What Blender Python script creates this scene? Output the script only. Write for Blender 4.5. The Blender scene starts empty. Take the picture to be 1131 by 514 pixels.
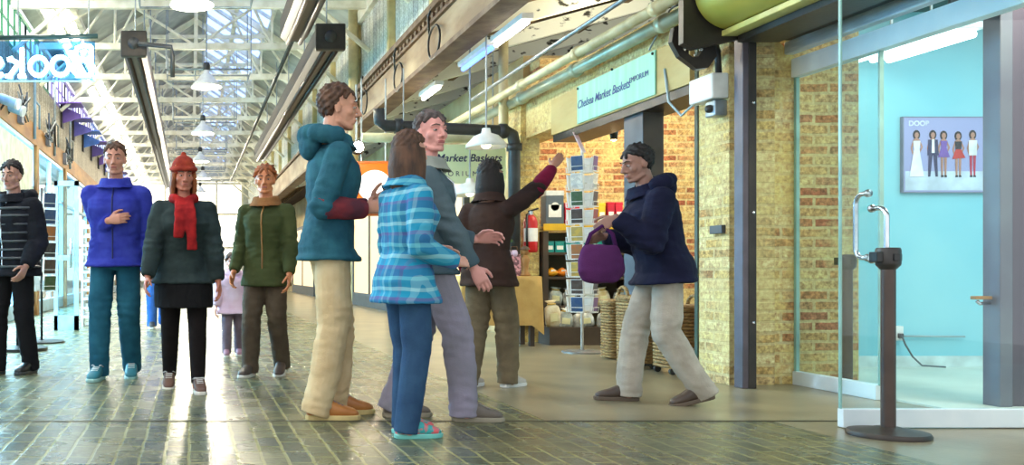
import bpy, bmesh, math, random
from mathutils import Vector, Matrix, noise
V = Vector
PI = math.pi
rnd = random.Random(7)
scene = bpy.context.scene
COL = scene.collection

# ------------------------------------------------------------------ materials
MATS = {}
def _nt(name):
    m = bpy.data.materials.new(name); m.use_nodes = True
    nt = m.node_tree; b = nt.nodes['Principled BSDF']
    return m, nt, b
def lin(c):
    return tuple(((x/12.92) if x <= .04045 else ((x+.055)/1.055)**2.4) for x in c[:3]) + (1,)
def mat(name, c, rough=.6, metal=0, c2=None, scale=6, bump=0, bscale=60, emit=0, ecol=None, stretch=(1,1,1), spec=.5, sharp=(.35,.65)):
    """srgb colour; optional second colour mixed in by noise; optional bump"""
    if name in MATS: return MATS[name]
    m, nt, b = _nt(name); N = nt.nodes; L = nt.links
    b.inputs['Base Color'].default_value = lin(c); b.inputs['Roughness'].default_value = rough
    b.inputs['Metallic'].default_value = metal; b.inputs['Specular IOR Level'].default_value = spec
    tc = N.new('ShaderNodeTexCoord'); mp = N.new('ShaderNodeMapping'); mp.inputs['Scale'].default_value = stretch
    L.new(tc.outputs['Object'], mp.inputs['Vector'])
    if c2 is None: c2 = tuple(min(1, x*.86) for x in c)
    nz = N.new('ShaderNodeTexNoise'); nz.inputs['Scale'].default_value = scale; nz.inputs['Detail'].default_value = 6
    L.new(mp.outputs['Vector'], nz.inputs['Vector'])
    rp = N.new('ShaderNodeValToRGB'); rp.color_ramp.elements[0].position = sharp[0]; rp.color_ramp.elements[1].position = sharp[1]
    rp.color_ramp.elements[0].color = lin(c); rp.color_ramp.elements[1].color = lin(c2)
    L.new(nz.outputs['Fac'], rp.inputs['Fac']); L.new(rp.outputs['Color'], b.inputs['Base Color'])
    if bump:
        n2 = N.new('ShaderNodeTexNoise'); n2.inputs['Scale'].default_value = bscale; n2.inputs['Detail'].default_value = 4
        L.new(mp.outputs['Vector'], n2.inputs['Vector'])
        bp = N.new('ShaderNodeBump'); bp.inputs['Strength'].default_value = bump; bp.inputs['Distance'].default_value = .01
        L.new(n2.outputs['Fac'], bp.inputs['Height']); L.new(bp.outputs['Normal'], b.inputs['Normal'])
    if emit:
        b.inputs['Emission Color'].default_value = lin(ecol or c); b.inputs['Emission Strength'].default_value = emit
    MATS[name] = m; return m
def cloth(name, c, c2=None, scale=9, bump=.25):
    m = mat(name, c, .92, 0, c2, scale, bump, 140, spec=.2)
    return m
def brick_mat(name, axis, cols, mortar, bw=.215, bh=.075, ms=.012, wash=None, washc=(0.85,.78,.55), rough=.85, bump=.6, seed=0):
    """axis 'x': plane of constant X (u=Y,v=Z); 'y': u=X,v=Z; 'f': floor rows along Y"""
    if name in MATS: return MATS[name]
    m, nt, b = _nt(name); N = nt.nodes; L = nt.links
    tc = N.new('ShaderNodeTexCoord'); sp = N.new('ShaderNodeSeparateXYZ'); cb = N.new('ShaderNodeCombineXYZ')
    L.new(tc.outputs['Object'], sp.inputs[0])
    u, v = {'x': ('Y','Z'), 'y': ('X','Z'), 'f': ('Y','X')}[axis]
    L.new(sp.outputs[u], cb.inputs['X']); L.new(sp.outputs[v], cb.inputs['Y'])
    # slight wobble
    wn = N.new('ShaderNodeTexNoise'); wn.inputs['Scale'].default_value = 7; L.new(tc.outputs['Object'], wn.inputs['Vector'])
    ws = N.new('ShaderNodeVectorMath'); ws.operation = 'SCALE'; ws.inputs['Scale'].default_value = .018
    L.new(wn.outputs['Color'], ws.inputs[0])
    ad = N.new('ShaderNodeVectorMath'); ad.operation = 'ADD'; L.new(cb.outputs[0], ad.inputs[0]); L.new(ws.outputs[0], ad.inputs[1])
    bt = N.new('ShaderNodeTexBrick'); bt.inputs['Scale'].default_value = 1
    bt.inputs['Brick Width'].default_value = bw; bt.inputs['Row Height'].default_value = bh
    bt.inputs['Mortar Size'].default_value = ms; bt.inputs['Mortar Smooth'].default_value = .3
    bt.inputs['Color1'].default_value = (0,0,0,1); bt.inputs['Color2'].default_value = (1,1,1,1); bt.inputs['Mortar'].default_value = (.5,.5,.5,1)
    L.new(ad.outputs[0], bt.inputs['Vector'])
    rp = N.new('ShaderNodeValToRGB'); rp.color_ramp.interpolation = 'LINEAR'
    while len(rp.color_ramp.elements) < len(cols): rp.color_ramp.elements.new(.5)
    for i, c in enumerate(cols):
        e = rp.color_ramp.elements[i]; e.position = i/(len(cols)-1); e.color = lin(c)
    L.new(bt.outputs['Color'], rp.inputs['Fac'])
    # surface dirt noise on bricks
    n1 = N.new('ShaderNodeTexNoise'); n1.inputs['Scale'].default_value = 34; n1.inputs['Detail'].default_value = 8; n1.inputs['Roughness'].default_value = .7; L.new(tc.outputs['Object'], n1.inputs['Vector'])
    n1r = N.new('ShaderNodeMapRange'); n1r.inputs['From Min'].default_value = .32; n1r.inputs['From Max'].default_value = .66; L.new(n1.outputs['Fac'], n1r.inputs['Value'])
    mx0 = N.new('ShaderNodeMixRGB'); mx0.blend_type = 'OVERLAY'; mx0.inputs['Fac'].default_value = .45
    L.new(rp.outputs['Color'], mx0.inputs['Color1']); L.new(n1r.outputs[0], mx0.inputs['Color2'])
    last = mx0.outputs['Color']
    mx = N.new('ShaderNodeMixRGB'); L.new(bt.outputs['Fac'], mx.inputs['Fac']); L.new(last, mx.inputs['Color1']); mx.inputs['Color2'].default_value = lin(mortar)
    last = mx.outputs['Color']
    if wash:
        n2 = N.new('ShaderNodeTexNoise'); n2.inputs['Scale'].default_value = 1.7; n2.inputs['Detail'].default_value = 8; n2.inputs['Roughness'].default_value = .7
        L.new(tc.outputs['Object'], n2.inputs['Vector'])
        r2 = N.new('ShaderNodeValToRGB'); r2.color_ramp.elements[0].position = wash[0]; r2.color_ramp.elements[1].position = wash[1]
        L.new(n2.outputs['Fac'], r2.inputs['Fac'])
        m2 = N.new('ShaderNodeMixRGB'); L.new(r2.outputs['Color'], m2.inputs['Fac']); L.new(last, m2.inputs['Color1']); m2.inputs['Color2'].default_value = lin(washc)
        last = m2.outputs['Color']
    mot = N.new('ShaderNodeMixRGB'); mot.blend_type = 'OVERLAY'; mot.inputs['Fac'].default_value = .35 if axis != 'f' else .2; L.new(last, mot.inputs['Color1']); L.new(n1r.outputs[0], mot.inputs['Color2']); last = mot.outputs['Color']
    L.new(last, b.inputs['Base Color'])
    if axis == 'f':
        n3 = N.new('ShaderNodeTexNoise'); n3.inputs['Scale'].default_value = 3.0; n3.inputs['Detail'].default_value = 5; L.new(tc.outputs['Object'], n3.inputs['Vector'])
        mr = N.new('ShaderNodeMapRange'); mr.inputs['To Min'].default_value = rough-.12; mr.inputs['To Max'].default_value = rough+.16
        L.new(n3.outputs['Fac'], mr.inputs['Value']); L.new(mr.outputs[0], b.inputs['Roughness'])
    else: b.inputs['Roughness'].default_value = rough
    inv = N.new('ShaderNodeMath'); inv.operation = 'SUBTRACT'; inv.inputs[0].default_value = 1; L.new(bt.outputs['Fac'], inv.inputs[1])
    am = N.new('ShaderNodeMath'); am.operation = 'MULTIPLY_ADD'; am.inputs[1].default_value = .45; L.new(n1.outputs['Fac'], am.inputs[0]); L.new(inv.outputs[0], am.inputs[2])
    bp = N.new('ShaderNodeBump'); bp.inputs['Strength'].default_value = bump; bp.inputs['Distance'].default_value = .008
    L.new(am.outputs[0], bp.inputs['Height']); L.new(bp.outputs['Normal'], b.inputs['Normal'])
    MATS[name] = m; return m
def glass_mat(name, tint=(.9,.98,1), refl=.06, rough=.0):
    if name in MATS: return MATS[name]
    m = bpy.data.materials.new(name); m.use_nodes = True; nt = m.node_tree; N = nt.nodes; L = nt.links
    N.clear(); o = N.new('ShaderNodeOutputMaterial'); t = N.new('ShaderNodeBsdfTransparent'); t.inputs['Color'].default_value = (*tint,1)
    g = N.new('ShaderNodeBsdfGlossy'); g.inputs['Roughness'].default_value = rough
    lw = N.new('ShaderNodeLayerWeight'); pw = N.new('ShaderNodeMath'); pw.operation = 'POWER'; pw.inputs[1].default_value = 4.0
    L.new(lw.outputs['Facing'], pw.inputs[0])
    ad = N.new('ShaderNodeMath'); ad.operation = 'MULTIPLY_ADD'; ad.inputs[1].default_value = .8; ad.inputs[2].default_value = .03+refl; L.new(pw.outputs[0], ad.inputs[0])
    mx = N.new('ShaderNodeMixShader'); L.new(ad.outputs[0], mx.inputs['Fac']); L.new(t.outputs[0], mx.inputs[1]); L.new(g.outputs[0], mx.inputs[2])
    L.new(mx.outputs[0], o.inputs['Surface']); MATS[name] = m; return m
def glow(name, c, s):
    if name in MATS: return MATS[name]
    m, nt, b = _nt(name); b.inputs['Base Color'].default_value = lin([x*.35 for x in c]); b.inputs['Emission Color'].default_value = lin(c); b.inputs['Emission Strength'].default_value = s
    MATS[name] = m; return m
def bands_mat(name, cols, freqs=(9,13)):
    """woven plaid: colours picked from two crossing band patterns in object space"""
    m, nt, b = _nt(name); N = nt.nodes; L = nt.links
    tc = N.new('ShaderNodeTexCoord'); sp = N.new('ShaderNodeSeparateXYZ'); L.new(tc.outputs['Object'], sp.inputs[0])
    last = None
    nz = N.new('ShaderNodeTexNoise'); nz.inputs['Scale'].default_value = 3; L.new(tc.outputs['Object'], nz.inputs['Vector'])
    def band(axis, f, ph, seq):
        mu = N.new('ShaderNodeMath'); mu.operation = 'MULTIPLY_ADD'; mu.inputs[1].default_value = f; mu.inputs[2].default_value = ph; L.new(sp.outputs[axis], mu.inputs[0])
        w = N.new('ShaderNodeMath'); w.operation = 'MULTIPLY_ADD'; w.inputs[1].default_value = .5; L.new(nz.outputs['Fac'], w.inputs[0]); L.new(mu.outputs[0], w.inputs[2])
        fr = N.new('ShaderNodeMath'); fr.operation = 'FRACT'; L.new(w.outputs[0], fr.inputs[0])
        rp = N.new('ShaderNodeValToRGB'); rp.color_ramp.interpolation = 'CONSTANT'
        while len(rp.color_ramp.elements) < len(seq): rp.color_ramp.elements.new(.5)
        for i, (p, c) in enumerate(seq):
            rp.color_ramp.elements[i].position = p; rp.color_ramp.elements[i].color = lin(c)
        L.new(fr.outputs[0], rp.inputs['Fac']); return rp.outputs['Color']
    a = band('Z', freqs[0], 0, cols); c = band('X', freqs[1], .3, cols[::1])
    mx = N.new('ShaderNodeMixRGB'); mx.inputs['Fac'].default_value = .35; L.new(a, mx.inputs['Color1']); L.new(c, mx.inputs['Color2'])
    L.new(mx.outputs['Color'], b.inputs['Base Color']); b.inputs['Roughness'].default_value = .9
    MATS[name] = m; return m

# ------------------------------------------------------------------ mesh builder
def worldloc(o):
    p = V((0,0,0))
    while o is not None: p += o.location; o = o.parent
    return p
class MB:
    def __init__(s): s.bm = bmesh.new(); s.mi = 0
    def _f(s, vs):
        try:
            f = s.bm.faces.new(vs); f.material_index = s.mi; return f
        except ValueError: return None
    def box(s, x0, x1, y0, y1, z0, z1, bev=0):
        v = [s.bm.verts.new(p) for p in ((x0,y0,z0),(x1,y0,z0),(x1,y1,z0),(x0,y1,z0),(x0,y0,z1),(x1,y0,z1),(x1,y1,z1),(x0,y1,z1))]
        fs = [s._f([v[i] for i in q]) for q in ((0,3,2,1),(4,5,6,7),(0,1,5,4),(1,2,6,5),(2,3,7,6),(3,0,4,7))]
        if bev:
            es = list({e for f in fs for e in f.edges})
            bmesh.ops.bevel(s.bm, geom=es, offset=bev, segments=2, affect='EDGES', profile=.5)
        return s
    def obox(s, c, size, rot=Matrix(), bev=0):
        n0 = len(s.bm.verts); hx, hy, hz = size[0]/2, size[1]/2, size[2]/2
        t = MB(); t.mi = s.mi; t.box(-hx,hx,-hy,hy,-hz,hz,bev)
        M = Matrix.Translation(c) @ rot.to_4x4(); t.bm.transform(M); s.absorb(t); return s
    def absorb(s, t):
        mp = {v: s.bm.verts.new(v.co) for v in t.bm.verts}
        for f in t.bm.faces:
            try:
                g = s.bm.faces.new([mp[v] for v in f.verts]); g.material_index = f.material_index; g.smooth = f.smooth
            except ValueError: pass
        t.bm.free(); return s
    def rings(s, rs, cap=True, closed=False):
        """rs: list of lists of points"""
        vs = [[s.bm.verts.new(p) for p in r] for r in rs]; n = len(vs[0])
        for a, b in zip(vs, vs[1:] + ([vs[0]] if closed else [])):
            for i in range(n): s._f([a[i], a[(i+1)%n], b[(i+1)%n], b[i]])
        if cap and not closed: s._f(vs[0][::-1]); s._f(vs[-1])
        return s
    def tube(s, pts, r, n=8, cap=True, closed=False):
        pts = [V(p) for p in pts]; R = r if isinstance(r, (list, tuple)) else [r]*len(pts)
        rs = []; prev = None
        for i, p in enumerate(pts):
            if closed: t = (pts[(i+1)%len(pts)] - pts[i-1])
            else: t = pts[min(i+1, len(pts)-1)] - pts[max(i-1, 0)]
            t.normalize()
            if prev is None: a = t.orthogonal().normalized()
            else: a = (prev - t*prev.dot(t)); a = a.normalized() if a.length > 1e-6 else t.orthogonal().normalized()
            prev = a; b = t.cross(a)
            rs.append([p + (a*math.cos(2*PI*k/n) + b*math.sin(2*PI*k/n))*R[i] for k in range(n)])
        return s.rings(rs, cap, closed)
    def cyl(s, c, r, z0, z1, n=20): return s.tube([(c[0],c[1],z0),(c[0],c[1],z1)], r, n)
    def lathe(s, prof, c=(0,0,0), n=24, axis='z', cap=False):
        rs = []
        for r, h in prof:
            ring = []
            for k in range(n):
                a = 2*PI*k/n; x, y = r*math.cos(a), r*math.sin(a)
                p = {'z': (x,y,h), 'y': (x,h,-y), 'x': (h,x,y)}[axis]
                ring.append(V(p) + V(c))
            rs.append(ring)
        return s.rings(rs, cap)
    def prism(s, poly, a, b):
        """poly: list of 3D points; extruded by vector from a to b"""
        a, b = V(a), V(b)
        return s.rings([[V(p)+a for p in poly], [V(p)+b for p in poly]])
    def ball(s, c, r, n=12, m=8):
        rx, ry, rz = r if isinstance(r, (tuple, list)) else (r, r, r)
        rs = []
        for j in range(1, m):
            th = PI*j/m - PI/2
            rs.append([V((c[0]+rx*math.cos(th)*math.cos(2*PI*k/n), c[1]+ry*math.cos(th)*math.sin(2*PI*k/n), c[2]+rz*math.sin(th))) for k in range(n)])
        return s.rings(rs)
    def capsule(s, a, b, ra, rb=None, n=12):
        rb = ra if rb is None else rb; a, b = V(a), V(b); d = b-a; L = d.length
        if L < 1e-6: return s.ball(a, ra)
        d /= L
        pts, R = [], []
        for th in (80, 50, 20): pts.append(a - d*ra*math.sin(math.radians(th))); R.append(ra*math.cos(math.radians(th)))
        pts += [a, a+(b-a)*.5, b]; R += [ra, (ra+rb)/2, rb]
        for th in (20, 50, 80): pts.append(b + d*rb*math.sin(math.radians(th))); R.append(rb*math.cos(math.radians(th)))
        return s.tube(pts, R, n)
    def build(s, name, m, parent=None, smooth=False, local=False, auto=None):
        bmesh.ops.recalc_face_normals(s.bm, faces=s.bm.faces)
        me = bpy.data.meshes.new(name)
        if parent is not None and not local:
            s.bm.transform(Matrix.Translation(-worldloc(parent)))
        for f in s.bm.faces: f.smooth = smooth
        if smooth and auto is not None:
            for e in s.bm.edges:
                if len(e.link_faces) == 2 and e.calc_face_angle(0) > auto: e.smooth = False
        s.bm.to_mesh(me); s.bm.free()
        for x in (m if isinstance(m, (list, tuple)) else [m]): me.materials.append(x)
        o = bpy.data.objects.new(name, me); COL.objects.link(o)
        if parent is not None: o.parent = parent
        return o
AUTO = math.radians(40)
def thing(name, label, cat, loc=(0,0,0), rotz=0, group=None):
    o = bpy.data.objects.new(name, None); COL.objects.link(o); o.location = loc; o.rotation_euler = (0,0,rotz)
    o.empty_display_size = .1
    return tag(o, label, cat, group)
def tag(o, label, cat, group=None):
    o['label'] = label; o['category'] = cat
    if group: o['group'] = group
    return o
def struct(o): o['kind'] = 'structure'; return o
def dup(root, loc, rotz=None, label=None, group=None):
    r = root.copy(); COL.objects.link(r); r.location = loc
    if rotz is not None: r.rotation_euler = (0,0,rotz)
    if label: r['label'] = label
    if group: r['group'] = group
    for ch in list(root.children):
        c = ch.copy(); COL.objects.link(c); c.parent = r
        for g in list(ch.children):
            d = g.copy(); COL.objects.link(d); d.parent = c
    return r
ORD = ['first','second','third','fourth','fifth','sixth','seventh','eighth','ninth','tenth','eleventh','twelfth']
def text_mesh(name, txt, size, m, parent, mtx, shear=0, extrude=.002, align='CENTER', bold=0):
    cu = bpy.data.curves.new(name, 'FONT'); cu.body = txt; cu.size = size; cu.shear = shear; cu.extrude = extrude; cu.align_x = align; cu.align_y = 'CENTER'; cu.offset = bold
    tmp = bpy.data.objects.new(name, cu); COL.objects.link(tmp)
    dg = bpy.context.evaluated_depsgraph_get(); dg.update()
    me = bpy.data.meshes.new_from_object(tmp.evaluated_get(dg)); bpy.data.objects.remove(tmp)
    me.transform(mtx); me.transform(Matrix.Translation(-worldloc(parent))); me.materials.clear(); me.materials.append(m)
    o = bpy.data.objects.new(name, me); COL.objects.link(o); o.parent = parent; return o
# ------------------------------------------------------------------ people
def remesh(mb, voxel, smooth=3, wrinkle=0, wfreq=(14,14,6), seed=0, joints=()):
    """union of closed pieces -> one continuous skin (mesh data, local coords)"""
    bmesh.ops.recalc_face_normals(mb.bm, faces=mb.bm.faces)
    me = bpy.data.meshes.new('t'); mb.bm.to_mesh(me); mb.bm.free()
    o = bpy.data.objects.new('t', me); COL.objects.link(o)
    r = o.modifiers.new('r', 'REMESH'); r.mode = 'VOXEL'; r.voxel_size = voxel
    if smooth:
        q = o.modifiers.new('s', 'SMOOTH'); q.factor = .5; q.iterations = smooth
    dg = bpy.context.evaluated_depsgraph_get(); dg.update()
    out = bpy.data.meshes.new_from_object(o.evaluated_get(dg))
    bpy.data.objects.remove(o); bpy.data.meshes.remove(me)
    if wrinkle:
        n = len(out.vertices); off = V((seed*3.1, seed*1.7, seed*.9)); fx, fy, fz = wfreq
        nor = [v.normal.copy() for v in out.vertices]
        for i, v in enumerate(out.vertices):
            p = v.co
            w = noise.noise(V((p.x*fx, p.y*fy, p.z*fz*1.6 + p.x*5)) + off) + .5*noise.noise(V((p.x*fx*2, p.y*fy*2, p.z*fz*5)) + off)
            a = wrinkle
            for jp, jr in joints:
                d = (p-jp).length
                if d < jr:
                    k = 1-d/jr; a += wrinkle*1.3*k; w += .35*k*math.sin(p.z*95 + 4*noise.noise(p*9+off))
            v.co = p + nor[i]*w*a
    for p in out.polygons: p.use_smooth = True
    return out
def link_mesh(name, me, mats, parent):
    me.name = name
    if len(me.materials): me.materials.clear()
    for m in (mats if isinstance(mats, (list, tuple)) else [mats]): me.materials.append(m)
    o = bpy.data.objects.new(name, me); COL.objects.link(o)
    if parent: o.parent = parent
    return o
def ik(a, t, l1, l2, pole):
    d = t-a; L = min(d.length, (l1+l2)*.998); u = d.normalized(); t = a+u*L
    x = (l1*l1-l2*l2+L*L)/(2*L); h = math.sqrt(max(l1*l1-x*x, 0))
    p = pole - u*pole.dot(u); p.normalize()
    return a+u*x+p*h, t
def eloft(mb, rings, n=20, pw=2.3):
    """rings: (centre, side vector, depth vector) superellipse sections"""
    rs = []
    for c, a, b in rings:
        r = []
        for k in range(n):
            t = 2*PI*k/n; ct, st = math.cos(t), math.sin(t)
            r.append(c + a*(abs(ct)**(2/pw)*(1 if ct >= 0 else -1)) + b*(abs(st)**(2/pw)*(1 if st >= 0 else -1)))
        rs.append(r)
    mb.rings(rs)
TORSO = [  # z, half width, half depth, forward shift (fractions of height)
 (.455,.055,.045,0),(.475,.085,.060,-.004),(.505,.097,.066,-.008),(.54,.093,.062,-.006),(.60,.080,.055,0),(.66,.086,.060,.003),(.72,.096,.066,.005),(.755,.097,.062,.002),(.785,.080,.053,-.004),(.812,.050,.042,-.008),(.845,.036,.036,-.008)]
TORSO_F = [
 (.455,.058,.047,0),(.475,.092,.062,-.006),(.505,.102,.070,-.010),(.54,.093,.062,-.006),(.60,.071,.050,0),(.66,.077,.056,.004),(.72,.087,.072,.014),(.755,.086,.060,.006),(.785,.071,.050,-.004),(.812,.045,.039,-.008),(.845,.031,.032,-.008)]
HEADS = {}
def head_parts(mb, M, s, female=False):
    """M: head frame (x right, y forward, z up), s: scale (1 = adult of 0.235 m)"""
    t = MB()
    t.ball((0,-.012,.035), (.074,.094,.088), 20, 12)
    t.ball((0,.018,-.02), (.063,.072,.085), 18, 10)
    t.ball((0,.045,-.075), (.040,.038,.036), 14, 8)
    t.ball((0,.066,-.098), (.020 if female else .024,.020,.018), 12, 8)
    for sx in (-1,1):
        t.ball((sx*.040,.052,-.022), (.026,.026,.026), 10, 8)
        t.capsule((sx*.050,.005,-.075), (sx*.022,.058,-.098), .018, .016)
        t.ball((sx*.014,.094,-.037), (.009,.011,.009), 10, 6)
        t.capsule((sx*.012,.083,.026), (sx*.044,.066,.026), .0115 if not female else .0095, .010)
        # ear
        e = MB(); e.ball((0,0,0), (.008,.019,.031), 12, 8); e.ball((.004,-.004,-.022),(.006,.010,.010),8,6)
        e.bm.transform(Matrix.Translation((sx*.077,-.008,-.008)) @ Matrix.Rotation(sx*.35,4,'Z') @ Matrix.Rotation(.15,4,'X')); t.absorb(e)
    t.capsule((0,.088,.016), (0,.112,-.030), .0085, .0125)
    t.capsule((-.018,.083,-.060), (.018,.083,-.060), .010, .010)
    t.capsule((-.014,.081,-.071), (.014,.081,-.071), .010, .010)
    t.bm.transform(M @ Matrix.Scale(s,4)); mb.absorb(t)
def face_details(M, s, lip_i, eye_i, iris_i, brow_i):
    t = MB()
    for sx in (-1,1):
        t.mi = eye_i; t.ball((sx*.031,.0785,.002), (.0125,.0095,.0060), 12, 8)
        t.mi = iris_i; t.ball((sx*.031,.0870,.002), (.0056,.0028,.0056), 10, 6)
        t.mi = 0; t.capsule((sx*.019,.0845,.0085), (sx*.043,.0775,.0075), .0045, .004, 8)
        t.mi = brow_i; t.capsule((sx*.014,.0975,.0285), (sx*.033,.091,.0335), .0035, .0035, 8); t.capsule((sx*.033,.091,.0335), (sx*.050,.074,.028), .0035, .002, 8)
    t.mi = lip_i
    t.capsule((-.020,.0895,-.0605), (0,.0945,-.0585), .003, .0045, 8); t.capsule((0,.0945,-.0585), (.020,.0895,-.0605), .0045, .003, 8)
    t.capsule((-.016,.0885,-.067), (.016,.0885,-.067), .0045, .0045, 8)
    t.bm.transform(M @ Matrix.Scale(s,4)); return t
def hand(mb, W, d, palm, side, s, curl=25, spread=1.0, thumb_close=20):
    """W wrist point, d pointing dir, palm dir, side +1 right -1 left"""
    d = d.normalized(); p = (palm - d*palm.dot(d)).normalized(); t = d.cross(p)*side   # thumb side
    def P(a, b, c): return W + (t*a + d*b + p*c)*s
    rs = []
    for b, hw, hd in ((-.012,.026,.020),(.010,.028,.018),(.040,.037,.0165),(.070,.041,.0145),(.090,.040,.012)):
        rs.append((P(0,b,0), t*hw*s, p*hd*s))
    eloft(mb, rs, 16)
    L = [(.031,.043,.027,.021), (.0105,.047,.031,.022), (-.0105,.044,.029,.021), (-.031,.035,.023,.018)]
    for i, (a, l1, l2, l3) in enumerate(L):
        q = P(a, .086 - abs(a-.008)*.22, .001); ang = math.radians(curl*(.55+.12*i)); cur = 0; sp = (a*.22*spread)
        r = .0090 - (.0012 if i == 3 else 0)
        for l, rr in ((l1, 1), (l2, .93), (l3, .84)):
            cur += ang
            dirv = (d*math.cos(cur) + p*math.sin(cur) + t*sp*math.cos(cur)).normalized()
            e = q + dirv*l*s; mb.capsule(q, e, r*rr*s, r*rr*.93*s, 10); q = e; ang = math.radians(curl)
    # thumb from the side of the palm near its base
    k = math.radians(thumb_close)
    q = P(.022, .018, .006); e = P(.052, .045, .016); mb.capsule(q, e, .0155*s, .0125*s, 10)
    d2 = (d*.86 + t*.35*math.cos(k) + p*(.30+math.sin(k)*.6)).normalized(); f = e + d2*.034*s; mb.capsule(e, f, .0112*s, .0102*s, 10)
    d3 = (d*.95 + t*.05 + p*(.30+math.sin(k)*.7)).normalized(); mb.capsule(f, f+d3*.026*s, .0102*s, .0085*s, 10)
def rotm(yaw=0, pitch=0, roll=0): return Matrix.Rotation(yaw,3,'Z') @ Matrix.Rotation(pitch,3,'X') @ Matrix.Rotation(roll,3,'Y')
SKIN = lambda n, c: mat(n, c, .55, 0, tuple(x*.94 for x in c), 12, .1, 120)

def person(label, loc, heading, H=1.75, female=False, wide=1.0, lean=0, twist=0, feet=None, hands=None, head=(0,0,0), skin=None,
           lips=(.72,.42,.38), brow=(.22,.15,.1), top=None, bottom=None, shoes=None, hair=None, q=1.0, group=None, cat='person', extra=None, elbow_out=.14):
    """local frame: +Y forward, +X the person's right. feet: [(x,y,yaw,pitch)] R,L ; hands: [dict(p=(x,y,z), d, palm, curl)] R,L"""
    root = thing('person', label, cat, (loc[0],loc[1],loc[2] if len(loc)>2 else 0), heading, group)
    k = H; hs = H/1.76   # hand / foot / head scale
    if top and top.get('child'): hs = H/1.45
    T = TORSO_F if female else TORSO
    feet = feet or [(.09,0,-.12,0),(-.09,0,.12,0)]
    # --- feet and ankles
    ank = []; fr = []
    for (x, y, yaw, pitch) in feet:
        Rm = Matrix.Rotation(yaw,3,'Z'); ball = V((x,y,0)) + Rm @ V((0,.13*hs,0)); Rp = Rm @ Matrix.Rotation(-pitch,3,'X')
        f = lambda p, ball=ball, Rp=Rp: ball + Rp @ (V(p)*hs - V((0,.13*hs,0)))
        fr.append((f, Rp)); ank.append(f((0,0,.085)))
    l1, l2 = .245*k, .243*k; hw = .050*k*wide
    cx = sum(a.x for a in ank)/2; cy = sum(a.y for a in ank)/2
    if 'hip' in (extra or {}): cx += extra['hip'][0]; cy += extra['hip'][1]
    twm = Matrix.Rotation(twist*.4,3,'Z')
    hipoff = [twm @ V((hw,0,0)), twm @ V((-hw,0,0))]
    pz = min(a.z + math.sqrt(max((l1+l2)**2*.990 - ((a - V((cx,cy,0)) - ho).xy.length)**2, .01)) for a, ho in zip(ank, hipoff))
    pel = V((cx,cy,pz)); base_z = .52*k                    # torso table is written for a pelvis at .52
    hips = [pel + ho + V((0,0,-.0*k)) for ho in hipoff]
    pole = V((0,1,0)); knees = []
    for i in (0,1):
        yv = feet[i][2]; kn, a2 = ik(hips[i], ank[i], l1, l2, Matrix.Rotation(yv*.6,3,'Z') @ V((0,1,.15))); knees.append(kn); ank[i] = a2
    # --- torso frame
    def frame(zf):
        u = max(0, min(1, (zf-.50)/.3)); R = Matrix.Rotation(twist*(.4+.6*u),3,'Z') @ Matrix.Rotation(-lean*min(1, .3+u),3,'X')
        return R
    def S(zf, x=0, y=0):
        h = (zf*k - base_z); R0 = Matrix.Rotation(-lean*.85,3,'X'); tw = frame(zf)
        return pel + (Matrix.Rotation(twist*.7,3,'Z') @ R0 @ V((0,0,h)) if h > 0 else V((0,0,h))) + tw @ V((x,y,0))
    def torso_rings(off=0, z0=0, z1=1, flare=None, hem=None):
        out = []; rows = []
        prev = None
        for row in T:
            if z0 <= row[0] <= z1: rows.append(row)
        if hem is not None:      # extend down to a hem
            r0 = next(r for r in T if r[0] >= .50); rows = [r for r in rows if r[0] >= max(hem+.012, .0)]
            if hem < .49:
                rows = [r for r in rows if r[0] >= .50]
                w = r0[1]+(flare or 0); rows = [(hem, w, r0[2]+(flare or 0)*.8+.006, 0), (hem+.01, w+.001, r0[2]+(flare or 0)*.8+.007, 0), ((hem+.5)/2, (w+r0[1])/2, r0[2]+.006, 0)] + rows
            else:
                rr = rows[0]; rows = [(hem, rr[1]+(flare or 0), rr[2]+(flare or 0), rr[3]), (hem+.008, rr[1]+(flare or 0)+.002, rr[2]+(flare or 0)+.002, rr[3])] + rows
        for zf, w, d, fs in rows:
            F = frame(zf); c = S(zf, 0, fs*k)
            taper = off*(1 if zf < .76 else max(.35, 1-(zf-.76)/.06))
            out.append((c, F @ V((w*k*wide+taper,0,0)), F @ V((0,d*k*(.5+.5*wide)+taper,0))))
        return out
    Fs = frame(.8)
    sh = [S(.778, .103*k*wide*(.93 if female else 1), -.006*k), S(.778, -.103*k*wide*(.93 if female else 1), -.006*k)]
    a1, a2l = .168*k, .148*k
    hands = hands or [dict(), dict()]; el = []; wr = []; hd = []
    for i, sg in ((0,1),(1,-1)):
        hdn = hands[i]; p = hdn.get('p')
        tgt = V(p) if p else sh[i] + V((sg*.055*k, .03*k, -.30*k))
        pl = V(hdn.get('pole', (sg*elbow_out, -.6, -.45)))
        e, w = ik(sh[i], tgt, a1, a2l, pl); el.append(e); wr.append(w); d = (w-e).normalized()
        hd.append((V(hdn['d']) if 'd' in hdn else d, V(hdn.get('palm', (-sg,.15,0))), hdn.get('curl', 24)))
    # --- head frame
    nb = S(.842, 0, -.008*k); yaw, pitch, roll = head
    HM3 = frame(.85) @ Matrix.Rotation(lean*.7,3,'X') @ rotm(yaw, pitch, roll)
    hz = .932*k if not (top and top.get('child')) else .905*k
    hc = S(hz/k, 0, .012*k)
    hsz = H/1.76*1.02 if not (top and top.get('child')) else H/1.76*1.42
    if female and not (top and top.get('child')): hsz *= 1.0
    HM = Matrix.Translation(hc) @ HM3.to_4x4()
    # --- the body: one continuous skin
    b = MB()
    eloft(b, torso_rings(0), 20)
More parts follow.
